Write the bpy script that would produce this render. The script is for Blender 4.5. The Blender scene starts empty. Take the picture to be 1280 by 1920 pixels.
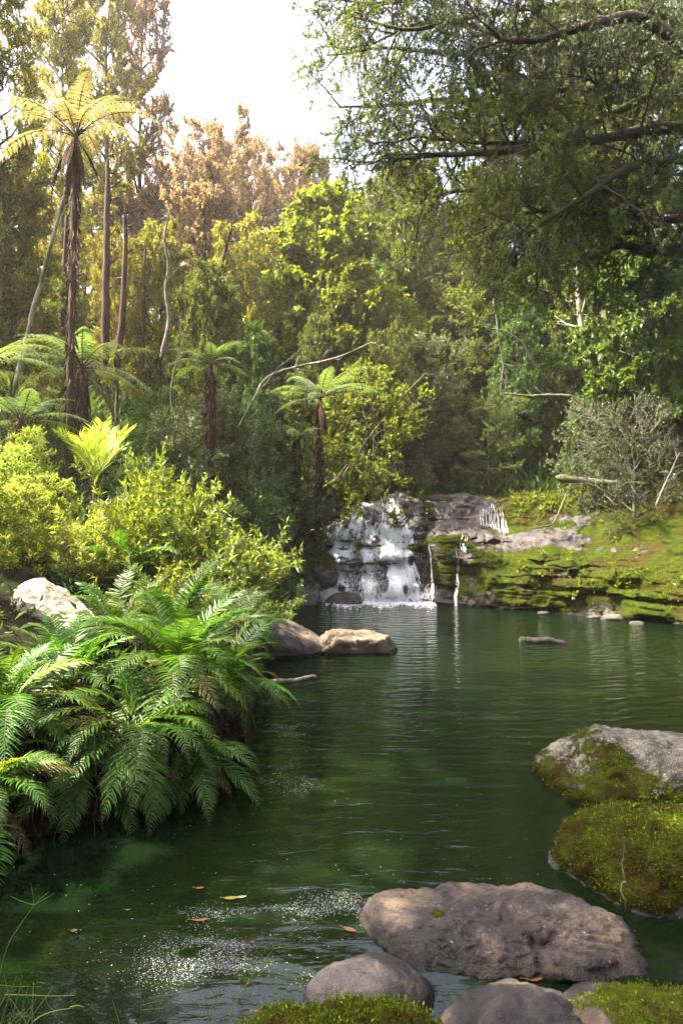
import bpy, bmesh, math, random
import numpy as np
from mathutils import Vector, Matrix

R = math.radians
sc = bpy.context.scene
C = sc.collection

# ------------------------------------------------------------------ camera
cam_d = bpy.data.cameras.new('camera')
cam = bpy.data.objects.new('camera', cam_d)
C.objects.link(cam)
CAMZ = 2.0
cam.location = (0, 0, CAMZ)
cam.rotation_euler = (R(90), 0, 0)
cam_d.sensor_fit = 'VERTICAL'
cam_d.sensor_height = 36.0
cam_d.lens = 24.0
cam_d.clip_start = 0.05
cam_d.clip_end = 1500
sc.camera = cam

# ------------------------------------------------------------------ light
SUN_AZ = -86.0      # degrees from +Y, negative is to the left
SUN_EL = 56.0
world = bpy.data.worlds.new('World')
sc.world = world
world.use_nodes = True
wn = world.node_tree
wn.nodes.clear()
wo = wn.nodes.new('ShaderNodeOutputWorld')
bg = wn.nodes.new('ShaderNodeBackground')
sky = wn.nodes.new('ShaderNodeTexSky')
sky.sky_type = 'NISHITA'
sky.sun_disc = False
sky.sun_elevation = R(SUN_EL)
sky.sun_rotation = R(SUN_AZ)
sky.air_density = 0.6
sky.dust_density = 8.0
sky.ozone_density = 0.4
bg.inputs['Strength'].default_value = 0.15
wn.links.new(sky.outputs[0], bg.inputs[0])
wn.links.new(bg.outputs[0], wo.inputs[0])

sun_d = bpy.data.lights.new('sun', 'SUN')
sun_d.energy = 4.2
sun_d.angle = R(0.5)
sun_d.color = (1.0, 0.89, 0.70)
sun = bpy.data.objects.new('sun', sun_d)
C.objects.link(sun)
sdir = Vector((math.sin(R(SUN_AZ)) * math.cos(R(SUN_EL)), math.cos(R(SUN_AZ)) * math.cos(R(SUN_EL)), math.sin(R(SUN_EL))))
sun.rotation_euler = sdir.to_track_quat('Z', 'Y').to_euler()
sun.location = sdir * 60

sc.view_settings.view_transform = 'Standard'
sc.view_settings.look = 'None'
sc.view_settings.gamma = 1.0
sc.view_settings.exposure = 2.95
sc.view_settings.use_curve_mapping = False
sc.cycles.max_bounces = 7
sc.cycles.diffuse_bounces = 3
sc.cycles.glossy_bounces = 3
sc.cycles.transmission_bounces = 4
sc.cycles.transparent_max_bounces = 12
sc.cycles.caustics_reflective = False
sc.cycles.caustics_refractive = False
sc.cycles.sample_clamp_indirect = 6.0


# ------------------------------------------------------------------ helpers
def W(px, py, Y):
    """world point seen at photo pixel (px, py) (1280x1920) at distance Y"""
    return np.array(((px - 640) / 1280 * Y, Y, CAMZ - (py - 960) / 1280 * Y))


def hash3(ix, iy, iz, seed):
    h = (ix.astype(np.int64) * 374761393 + iy.astype(np.int64) * 668265263 + iz.astype(np.int64) * 2147483647 + seed * 974634777) & 0xFFFFFFFF
    h = ((h ^ (h >> 13)) * 1274126177) & 0xFFFFFFFF
    h = (h ^ (h >> 16)) & 0xFFFFFFFF
    return h.astype(np.float64) / 0xFFFFFFFF


def vnoise(p, seed=0):
    p = np.asarray(p, float)
    f = np.floor(p)
    i = f.astype(np.int64)
    t = p - f
    t = t * t * (3 - 2 * t)
    out = 0
    for dx in (0, 1):
        wx = t[..., 0] if dx else 1 - t[..., 0]
        for dy in (0, 1):
            wy = t[..., 1] if dy else 1 - t[..., 1]
            for dz in (0, 1):
                wz = t[..., 2] if dz else 1 - t[..., 2]
                out = out + wx * wy * wz * hash3(i[..., 0] + dx, i[..., 1] + dy, i[..., 2] + dz, seed)
    return out * 2 - 1


def fbm(p, octv=4, seed=0, gain=0.5):
    p = np.asarray(p, float)
    a, s, o = 1.0, 0.0, 0.0
    for k in range(octv):
        o = o + a * vnoise(p * (2 ** k) + k * 17.3, seed + k)
        s += a
        a *= gain
    return o / s


def nrm(v):
    return v / np.maximum(np.linalg.norm(v, axis=-1, keepdims=True), 1e-9)


def smooth(a, b, x):
    t = np.clip((x - a) / (b - a), 0, 1)
    return t * t * (3 - 2 * t)


class MB:
    """gathers arrays of vertices and quads/tris and links them as one mesh"""
    def __init__(s):
        s.v, s.f, s.n, s.att, s.mi = [], [], 0, [], []

    def add(s, V, F, att=0.0, mi=0):
        V = np.asarray(V, float).reshape(-1, 3)
        F = np.asarray(F, np.int64)
        s.v.append(V)
        s.f.append(F + s.n)
        s.mi.append(np.full(len(F), mi))
        s.att.append(np.broadcast_to(np.asarray(att, float), (len(V),)).copy())
        s.n += len(V)

    def mesh(s, name, smooth_f=True, att_name=None):
        me = bpy.data.meshes.new(name)
        V = np.concatenate(s.v)
        me.vertices.add(len(V))
        me.vertices.foreach_set('co', V.astype(np.float32).ravel())
        loops = np.concatenate([f.ravel() for f in s.f])
        tot = np.concatenate([np.full(len(f), f.shape[1]) for f in s.f])
        start = np.concatenate([[0], np.cumsum(tot)[:-1]])
        me.loops.add(len(loops))
        me.loops.foreach_set('vertex_index', loops.astype(np.int32))
        me.polygons.add(len(tot))
        me.polygons.foreach_set('loop_start', start.astype(np.int32))
        me.polygons.foreach_set('material_index', np.concatenate(s.mi).astype(np.int32))
        me.polygons.foreach_set('use_smooth', np.full(len(tot), smooth_f))
        if att_name:
            a = me.attributes.new(att_name, 'FLOAT', 'POINT')
            a.data.foreach_set('value', np.concatenate(s.att).astype(np.float32))
        me.update(calc_edges=True)
        return me

    def build(s, name, mat, parent=None, smooth_f=True, att_name=None, loc=None):
        me = s.mesh(name, smooth_f, att_name)
        return obj(name, me, mat, parent, loc)


def obj(name, me, mat=None, parent=None, loc=None):
    if mat is not None and not len(me.materials):
        for m in (mat if isinstance(mat, (list, tuple)) else [mat]):
            me.materials.append(m)
    o = bpy.data.objects.new(name, me)
    C.objects.link(o)
    if parent:
        o.parent = parent
    if loc is not None:
        o.location = loc
    return o


def thing(name, label, cat, loc=(0, 0, 0), rotz=0.0, group=None, scale=None):
    o = bpy.data.objects.new(name, None)
    C.objects.link(o)
    o.empty_display_size = 0.2
    o.location = loc
    o.rotation_euler = (0, 0, rotz)
    if scale is not None:
        o.scale = scale
    o['label'] = label
    o['category'] = cat
    if group:
        o['group'] = group
    return o


def tag(o, label=None, cat=None, group=None, kind=None):
    if label: o['label'] = label
    if cat: o['category'] = cat
    if group: o['group'] = group
    if kind: o['kind'] = kind
    return o


def copy_thing(src, loc, rot=(0, 0, 0), scale=(1, 1, 1), label=None, group=None):
    r = src.copy()
    C.objects.link(r)
    r.location = loc
    r.rotation_euler = rot
    r.scale = scale
    if label: r['label'] = label
    if group: r['group'] = group
    for ch in list(src.children):
        c = ch.copy()
        C.objects.link(c)
        c.parent = r
        for g in ch.children:
            d = g.copy()
            C.objects.link(d)
            d.parent = c
    return r


def tubes(P, Rd, k=5):
    """P (n,m,3) polylines, Rd (n,m) radii -> verts, quads"""
    P = np.asarray(P, float)
    Rd = np.asarray(Rd, float)
    if P.ndim == 2:
        P, Rd = P[None], Rd[None]
    n, m, _ = P.shape
    T = nrm(np.gradient(P, axis=1))
    ref = np.where(np.abs(T[:, :1, 2:3]) > 0.8, np.array([1.0, 0, 0]), np.array([0, 0, 1.0]))
    ref = np.broadcast_to(ref, T.shape)
    A = nrm(np.cross(T, ref))
    B = np.cross(T, A)
    ang = np.arange(k) * 2 * np.pi / k
    V = P[:, :, None] + Rd[:, :, None, None] * (A[:, :, None] * np.cos(ang)[:, None] + B[:, :, None] * np.sin(ang)[:, None])
    base = (np.arange(n) * m * k)[:, None, None]
    i = np.arange(m - 1)[None, :, None] * k
    j = np.arange(k)[None, None]
    j2 = (j + 1) % k
    F = np.stack([base + i + j, base + i + j2, base + i + k + j2, base + i + k + j], -1).reshape(-1, 4)
    return V.reshape(-1, 3), F


def leaves(P, D, N, L, Wd, fold=0.25):
    """rhombic folded leaves: base P, direction D, normal N"""
    D = nrm(D)
    S = nrm(np.cross(D, N))
    N = np.cross(S, D)
    L = np.broadcast_to(np.asarray(L, float), (len(P),))[:, None]
    Wd = np.broadcast_to(np.asarray(Wd, float), (len(P),))[:, None]
    v0 = P
    v1 = P + D * L * .45 + S * Wd * .5 + N * Wd * fold
    v2 = P + D * L - N * L * .12
    v3 = P + D * L * .45 - S * Wd * .5 + N * Wd * fold
    V = np.stack([v0, v1, v2, v3], 1).reshape(-1, 3)
    F = np.arange(len(P) * 4).reshape(-1, 4)
    return V, F


def grow(P, rng, per, s0, s1, length, ang, up=0.1, m=4, flat=0.0, wob=0.12, taper=0.5):
    """side shoots from polylines P (n,m0,3); returns (n*per, m, 3)"""
    n, m0, _ = P.shape
    s = s0 + (s1 - s0) * ((np.arange(per)[None] + rng.random((n, per))) / per)
    x = s * (m0 - 1)
    i = np.clip(x.astype(int), 0, m0 - 2)
    f = (x - i)[..., None]
    r = np.arange(n)[:, None]
    p = P[r, i] * (1 - f) + P[r, i + 1] * f
    t = nrm(P[r, i + 1] - P[r, i])
    rv = rng.normal(size=(n, per, 3))
    rv[..., 2] *= (1 - flat)
    perp = nrm(rv - (rv * t).sum(-1, keepdims=True) * t)
    a = R(ang) * (0.7 + 0.6 * rng.random((n, per, 1)))
    d = t * np.cos(a) + perp * np.sin(a)
    d[..., 2] += up
    d = nrm(d)
    Ls = length * (1 - taper * (s - s0) / max(1e-6, s1 - s0)) * (0.65 + 0.7 * rng.random((n, per)))
    p = p.reshape(-1, 3)
    d = d.reshape(-1, 3)
    Ls = Ls.reshape(-1, 1) / (m - 1)
    out = [p]
    for k in range(m - 1):
        p = p + d * Ls
        out.append(p)
        d = nrm(d + rng.normal(size=d.shape) * wob + np.array([0, 0, up * .5]))
    return np.stack(out, 1)


def leaf_along(P, rng, per, L, Wd, spread=1.0, face_up=0.6, sz=0.35, s0=0.1):
    n, m0, _ = P.shape
    s = s0 + (1.0 - s0) * rng.random((n, per))
    x = s * (m0 - 1)
    i = np.clip(x.astype(int), 0, m0 - 2)
    f = (x - i)[..., None]
    r = np.arange(n)[:, None]
    p = P[r, i] * (1 - f) + P[r, i + 1] * f
    t = nrm(P[r, i + 1] - P[r, i])
    rv = rng.normal(size=(n, per, 3))
    d = nrm(t * 0.7 + nrm(rv) * spread)
    N = nrm(rng.normal(size=(n, per, 3)) * (1 - face_up) + np.array([0, 0, 1.0]) * face_up)
    q = (1 + sz * rng.normal(size=(n * per))).clip(.4, 2)
    return leaves(p.reshape(-1, 3), d.reshape(-1, 3), N.reshape(-1, 3), L * q, Wd * q)


# ------------------------------------------------------------------ materials
def new_mat(name):
    m = bpy.data.materials.new(name)
    m.use_nodes = True
    nt = m.node_tree
    nt.nodes.clear()
    out = nt.nodes.new('ShaderNodeOutputMaterial')
    return m, nt, out


def nd(nt, typ, **kw):
    n = nt.nodes.new(typ)
    for k, v in kw.items():
        if k.startswith('i_'):
            n.inputs[k[2:].replace('_', ' ')].default_value = v
        else:
            setattr(n, k, v)
    return n


def mixc(nt, fac, a, b, blend='MIX'):
    n = nt.nodes.new('ShaderNodeMix')
    n.data_type = 'RGBA'
    n.blend_type = blend
    for sock, v in ((n.inputs[0], fac), (n.inputs[6], a), (n.inputs[7], b)):
        if isinstance(v, bpy.types.NodeSocket):
            nt.links.new(v, sock)
        elif isinstance(v, (int, float)):
            sock.default_value = v
        else:
            sock.default_value = (*v, 1) if len(v) == 3 else v
    return n.outputs[2]


def math_n(nt, op, a, b=None, c=None, clamp=False):
    n = nt.nodes.new('ShaderNodeMath')
    n.operation = op
    n.use_clamp = clamp
    for i, v in enumerate((a, b, c)):
        if v is None: continue
        if isinstance(v, bpy.types.NodeSocket):
            nt.links.new(v, n.inputs[i])
        else:
            n.inputs[i].default_value = v
    return n.outputs[0]


def ramp(nt, fac, stops, interp='LINEAR'):
    n = nt.nodes.new('ShaderNodeValToRGB')
    n.color_ramp.interpolation = interp
    e = n.color_ramp.elements
    while len(e) < len(stops): e.new(0.5)
    for el, (p, c) in zip(e, stops):
        el.position = p
        el.color = (*c, 1) if len(c) == 3 else c
    nt.links.new(fac, n.inputs[0])
    return n.outputs[0]


def noise_n(nt, scale, detail=4, rough=0.55, vec=None, dist=0.0):
    n = nt.nodes.new('ShaderNodeTexNoise')
    n.inputs['Scale'].default_value = scale
    n.inputs['Detail'].default_value = detail
    n.inputs['Roughness'].default_value = rough
    n.inputs['Distortion'].default_value = dist
    if vec is not None: nt.links.new(vec, n.inputs['Vector'])
    return n.outputs['Fac']


def leaf_mat(name, c1, c2, c3=None, trans=0.4, rough=0.45, spec=0.35, dead=0.0):
    """leaf: colour varies leaf by leaf and plant by plant, with light passing through"""
    m, nt, out = new_mat(name)
    g = nd(nt, 'ShaderNodeNewGeometry')
    oi = nd(nt, 'ShaderNodeObjectInfo')
    stops = [(0.0, c1), (0.75, c2), (1.0, c3 or c2)]
    if dead: stops = [(0.0, c1), (0.75 - dead, c2), (1.0 - dead, c3 or c2), (1.0, (0.12, 0.07, 0.03))]
    col = ramp(nt, g.outputs['Random Per Island'], stops)
    hsv = nd(nt, 'ShaderNodeHueSaturation')
    nt.links.new(col, hsv.inputs['Color'])
    nt.links.new(math_n(nt, 'MULTIPLY_ADD', oi.outputs['Random'], 0.03, 0.485), hsv.inputs['Hue'])
    nt.links.new(math_n(nt, 'MULTIPLY_ADD', oi.outputs['Random'], 0.4, 0.8), hsv.inputs['Value'])
    col = hsv.outputs[0]
    p = nd(nt, 'ShaderNodeBsdfPrincipled')
    p.inputs['Roughness'].default_value = rough
    p.inputs['Specular IOR Level'].default_value = spec
    nt.links.new(col, p.inputs['Base Color'])
    t = nd(nt, 'ShaderNodeBsdfTranslucent')
    tc = mixc(nt, 1.0, col, (1.5, 1.35, 0.6), 'MULTIPLY')
    nt.links.new(tc, t.inputs['Color'])
    mx = nd(nt, 'ShaderNodeMixShader')
    mx.inputs[0].default_value = trans
    nt.links.new(p.outputs[0], mx.inputs[1])
    nt.links.new(t.outputs[0], mx.inputs[2])
    nt.links.new(mx.outputs[0], out.inputs[0])
    return m


def bark_mat(name, c1, c2, scale=6.0, moss=0.0):
    m, nt, out = new_mat(name)
    tc = nd(nt, 'ShaderNodeTexCoord')
    mp = nd(nt, 'ShaderNodeMapping')
    mp.inputs['Scale'].default_value = (1, 1, .18)
    nt.links.new(tc.outputs['Object'], mp.inputs[0])
    n1 = noise_n(nt, scale * 3, 6, .65, mp.outputs[0])
    n2 = noise_n(nt, scale * .3, 3, .6, tc.outputs['Object'])
    col = ramp(nt, n1, [(.3, c1), (.7, c2)])
    if moss:
        mk = ramp(nt, n2, [(.5 - moss * .2, (0, 0, 0)), (.62, (1, 1, 1))])
        col = mixc(nt, mk, col, (.05, .07, .015))
    p = nd(nt, 'ShaderNodeBsdfPrincipled')
    p.inputs['Roughness'].default_value = .85
    p.inputs['Specular IOR Level'].default_value = .2
    nt.links.new(col, p.inputs['Base Color'])
    b = nd(nt, 'ShaderNodeBump')
    b.inputs['Strength'].default_value = .6
    b.inputs['Distance'].default_value = .02
    nt.links.new(n1, b.inputs['Height'])
    nt.links.new(b.outputs[0], p.inputs['Normal'])
    nt.links.new(p.outputs[0], out.inputs[0])
    return m


def rock_mat(name, cols, moss=0.0, scale=1.0, moss_c=((.016, .028, .003), (.08, .11, .006)), lichen=0.0, wet=0.0, bump=.02, rough=.75, wetline=True):
    """stone in several tones; moss where the surface looks up or where the 'moss' value says so"""
    m, nt, out = new_mat(name)
    tc = nd(nt, 'ShaderNodeTexCoord')
    g = nd(nt, 'ShaderNodeNewGeometry')
    co = tc.outputs['Object']
    n1 = noise_n(nt, 2.2 * scale, 8, .62, co, .6)
    n2 = noise_n(nt, 14 * scale, 6, .65, co)
    n3 = noise_n(nt, 60 * scale, 4, .7, co)
    col = ramp(nt, n1, [(.34, cols[0]), (.46, cols[1]), (.53, cols[2]), (.64, cols[3])])
    col = mixc(nt, ramp(nt, n2, [(.40, (0, 0, 0)), (.70, (.6, .6, .6))]), col, cols[0], 'MIX')
    col = mixc(nt, ramp(nt, n3, [(.36, (.75, .75, .75)), (.5, (0, 0, 0))]), col, (.012, .010, .010))
    # cracks
    vo = nd(nt, 'ShaderNodeTexVoronoi', feature='DISTANCE_TO_EDGE')
    vo.inputs['Scale'].default_value = 1.7 * scale
    wv = nd(nt, 'ShaderNodeVectorMath', operation='MULTIPLY_ADD')
    nz = nt.nodes.new('ShaderNodeTexNoise')
    nz.inputs['Scale'].default_value = 3 * scale
    nt.links.new(co, nz.inputs['Vector'])
    nt.links.new(nz.outputs['Color'], wv.inputs[0])
    wv.inputs[1].default_value = (.5, .5, .5)
    nt.links.new(co, wv.inputs[2])
    nt.links.new(wv.outputs[0], vo.inputs['Vector'])
    crack = ramp(nt, vo.outputs['Distance'], [(0.0, (0, 0, 0)), (.012, (1, 1, 1))])
    crk_keep = ramp(nt, n1, [(.40, (1, 1, 1)), (.46, (0, 0, 0))])
    crack = mixc(nt, crk_keep, (1, 1, 1), crack)
    col = mixc(nt, crack, (.015, .012, .01), col)
    if lichen != 0:
        vl = noise_n(nt, 30 * scale, 5, .75, co)
        lm = ramp(nt, vl, [(.60 - lichen * .1, (0, 0, 0)), (.64 - lichen * .1, (1, 1, 1))])
        col = mixc(nt, lm, col, (.30, .30, .25))
    h = math_n(nt, 'ADD', math_n(nt, 'MULTIPLY', n2, .7), math_n(nt, 'MULTIPLY', n3, .35))
    h = math_n(nt, 'ADD', h, math_n(nt, 'MULTIPLY', crack, .6))
    rgh = rough
    at = nd(nt, 'ShaderNodeAttribute', attribute_name='moss')
    mn = noise_n(nt, 5 * scale, 6, .65, co)
    mv = math_n(nt, 'ADD', at.outputs['Fac'], math_n(nt, 'MULTIPLY_ADD', mn, 1.6, -.8))
    mask = ramp(nt, mv, [(.44, (0, 0, 0)), (.56, (1, 1, 1))])
    fine = noise_n(nt, 90 * scale, 3, .7, co)
    mcol = ramp(nt, math_n(nt, 'ADD', math_n(nt, 'MULTIPLY', fine, .5), math_n(nt, 'MULTIPLY', n2, .5)), [(.38, moss_c[0]), (.62, moss_c[1])])
    mcol = mixc(nt, ramp(nt, noise_n(nt, 1.9 * scale, 5, .7, co, .4), [(.44, (0, 0, 0)), (.6, (.85, .85, .85))]), mcol, (.045, .032, .010))
    col = mixc(nt, mask, col, mcol)
    h = math_n(nt, 'ADD', h, math_n(nt, 'MULTIPLY', mask, math_n(nt, 'MULTIPLY_ADD', fine, 1.2, .6)))
    p = nd(nt, 'ShaderNodeBsdfPrincipled')
    if wetline:
        sp = nd(nt, 'ShaderNodeSeparateXYZ')
        nt.links.new(g.outputs['Position'], sp.inputs[0])
        zz = math_n(nt, 'ADD', sp.outputs[2], math_n(nt, 'MULTIPLY', n1, -.06))
        wl = ramp(nt, zz, [(.0, (1, 1, 1)), (.045, (0, 0, 0))])
        col = mixc(nt, wl, col, mixc(nt, 1.0, col, (.3, .3, .3), 'MULTIPLY'))
        nt.links.new(math_n(nt, 'MULTIPLY_ADD', wl, -.5, rgh), p.inputs['Roughness'])
    else:
        nt.links.new(math_n(nt, 'MULTIPLY_ADD', mask, .9 - rgh, rgh), p.inputs['Roughness'])
    nt.links.new(col, p.inputs['Base Color'])
    nt.links.new(math_n(nt, 'MULTIPLY_ADD', mask, -(.26 + wet), .3 + wet), p.inputs['Specular IOR Level'])
    b = nd(nt, 'ShaderNodeBump')
    b.inputs['Strength'].default_value = .9
    b.inputs['Distance'].default_value = bump
    nt.links.new(h, b.inputs['Height'])
    nt.links.new(b.outputs[0], p.inputs['Normal'])
    nt.links.new(p.outputs[0], out.inputs[0])
    return m


def plain_mat(name, c, rough=.6, spec=.3, trans=0.0, var=0.3, nscale=20):
    m, nt, out = new_mat(name)
    tc = nd(nt, 'ShaderNodeTexCoord')
    n = noise_n(nt, nscale, 4, .6, tc.outputs['Object'])
    lo = tuple(x * (1 - var) for x in c)
    hi = tuple(min(1, x * (1 + var)) for x in c)
    col = ramp(nt, n, [(.3, lo), (.7, hi)])
    p = nd(nt, 'ShaderNodeBsdfPrincipled')
    p.inputs['Roughness'].default_value = rough
    p.inputs['Specular IOR Level'].default_value = spec
    nt.links.new(col, p.inputs['Base Color'])
    last = p.outputs[0]
    if trans:
        t = nd(nt, 'ShaderNodeBsdfTranslucent')
        nt.links.new(col, t.inputs['Color'])
        mx = nd(nt, 'ShaderNodeMixShader')
        mx.inputs[0].default_value = trans
        nt.links.new(last, mx.inputs[1])
        nt.links.new(t.outputs[0], mx.inputs[2])
        last = mx.outputs[0]
    nt.links.new(last, out.inputs[0])
    return m


# leaf colours; rosy and gold tints paint in the warm upper-left glow
M = {}
M['olive'] = leaf_mat('leaf_olive', (.055, .085, .018), (.11, .15, .028), (.19, .21, .05), trans=.42)
M['gold'] = leaf_mat('leaf_gold_glow_tint', (.11, .12, .022), (.20, .20, .036), (.31, .28, .08), trans=.5)
M['rosy_glow'] = leaf_mat('leaf_rosy_glow_tint', (.17, .125, .09), (.26, .19, .15), (.38, .29, .25), trans=.5)
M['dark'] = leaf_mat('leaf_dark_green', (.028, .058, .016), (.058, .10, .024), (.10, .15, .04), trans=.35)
M['mid'] = leaf_mat('leaf_mid_green', (.048, .10, .02), (.09, .165, .03), (.17, .24, .055), trans=.42)
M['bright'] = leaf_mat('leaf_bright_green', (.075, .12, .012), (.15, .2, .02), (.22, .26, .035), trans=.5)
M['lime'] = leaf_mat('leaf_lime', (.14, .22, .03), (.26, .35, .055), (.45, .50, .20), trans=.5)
M['grey'] = leaf_mat('leaf_grey_green', (.06, .095, .042), (.12, .17, .08), (.22, .27, .15), trans=.35, spec=.4)
M['drab'] = leaf_mat('leaf_olive_drab', (.02, .034, .017), (.042, .062, .028), (.09, .11, .055), trans=.3)
M['fern'] = leaf_mat('fern_green', (.03, .085, .008), (.055, .13, .012), (.10, .18, .02), trans=.4, rough=.38, spec=.28)
M['fern_lime'] = leaf_mat('fern_lime', (.09, .16, .012), (.16, .24, .02), (.22, .30, .03), trans=.45, rough=.35)
M['fern_old'] = leaf_mat('fern_yellowing', (.10, .13, .02), (.17, .15, .03), (.16, .09, .035), trans=.35)
M['fern_dead'] = leaf_mat('fern_dead', (.05, .03, .015), (.09, .05, .025), (.14, .08, .04), trans=.25, rough=.8, spec=.1)
M['tfern'] = leaf_mat('tree_fern_green', (.08, .15, .05), (.13, .21, .08), (.19, .27, .12), trans=.42, rough=.4)
M['tfern_gold'] = leaf_mat('tree_fern_gold', (.17, .17, .10), (.24, .22, .14), (.32, .27, .20), trans=.38)
M['twig'] = bark_mat('bark_twig', (.05, .038, .028), (.11, .09, .07), 12)
M['bark'] = bark_mat('bark_brown', (.035, .026, .02), (.10, .075, .055), 5, moss=.5)
M['bark_pale'] = bark_mat('bark_pale', (.12, .10, .08), (.32, .28, .23), 6, moss=.2)
M['bark_grey'] = bark_mat('bark_grey', (.06, .05, .045), (.16, .14, .12), 5, moss=.7)
M['fibre'] = bark_mat('bark_fibre', (.025, .015, .01), (.085, .045, .028), 10)
M['moss'] = leaf_mat('moss_tuft', (.035, .055, .004), (.10, .14, .008), (.22, .26, .014), trans=.25, rough=.8, spec=.1)
M['litter'] = leaf_mat('leaf_litter', (.05, .03, .015), (.13, .085, .04), (.26, .19, .11), trans=.15, rough=.8, spec=.1)
M['log_dark'] = bark_mat('bark_wet_dark', (.008, .007, .007), (.035, .028, .024), 10)
M['moss_gold'] = leaf_mat('moss_tuft_golden', (.03, .026, .006), (.075, .066, .01), (.14, .12, .014), trans=.2, rough=.8, spec=.1)
M['dry'] = leaf_mat('dry_grass', (.16, .13, .06), (.24, .2, .09), (.3, .26, .13), trans=.3)
M['grass'] = leaf_mat('grass_green', (.07, .14, .02), (.12, .2, .03), (.2, .24, .05), trans=.4)

BR = ((.010, .008, .010), (.032, .025, .027), (.075, .056, .048), (.165, .12, .08))
M['rock_brown'] = rock_mat('rock_brown', BR, scale=1.6, rough=.58, lichen=-.35, bump=.03)
M['rock_dark'] = rock_mat('rock_dark', ((.012, .010, .012), (.027, .022, .025), (.046, .037, .038), (.11, .083, .062)), scale=2.2, bump=.025, rough=.6)
M['rock_pale'] = rock_mat('rock_pale', ((.10, .075, .06), (.26, .21, .17), (.38, .31, .25), (.52, .43, .34)), scale=1.5, bump=.03)
M['rock_grey'] = rock_mat('rock_grey', ((.03, .028, .022), (.075, .068, .054), (.13, .118, .095), (.21, .19, .155)), scale=2.0, lichen=.25, bump=.03)
M['rock_moss'] = rock_mat('rock_mossy', ((.03, .03, .03), (.08, .08, .085), (.13, .13, .13), (.2, .19, .18)), scale=2.5, bump=.03)
M['rock_tan'] = rock_mat('rock_tan', ((.03, .022, .015), (.075, .055, .036), (.12, .088, .058), (.2, .148, .1)), scale=1.6, bump=.012)
M['ledge'] = rock_mat('ledge_rock', ((.010, .008, .009), (.030, .024, .026), (.056, .044, .043), (.115, .09, .075)), scale=.9, bump=.05, rough=.55, wet=.1,
                      moss_c=((.008, .016, .002), (.065, .095, .005)))

# ground litter
def make_ground_mat():
    m, nt, out = new_mat('forest_floor')
    tc = nd(nt, 'ShaderNodeTexCoord')
    co = tc.outputs['Object']
    n1 = noise_n(nt, 1.2, 6, .6, co)
    n2 = noise_n(nt, 25, 6, .7, co)
    col = ramp(nt, n2, [(.3, (.006, .005, .004)), (.5, (.016, .011, .007)), (.7, (.035, .024, .014))])
    col = mixc(nt, ramp(nt, n1, [(.45, (0, 0, 0)), (.6, (.8, .8, .8))]), col, (.014, .022, .005))
    p = nd(nt, 'ShaderNodeBsdfPrincipled')
    p.inputs['Roughness'].default_value = .95
    p.inputs['Specular IOR Level'].default_value = .05
    nt.links.new(col, p.inputs['Base Color'])
    b = nd(nt, 'ShaderNodeBump')
    b.inputs['Distance'].default_value = .05
    nt.links.new(n2, b.inputs['Height'])
    nt.links.new(b.outputs[0], p.inputs['Normal'])
    nt.links.new(p.outputs[0], out.inputs[0])
    return m
M['ground'] = make_ground_mat()


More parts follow.
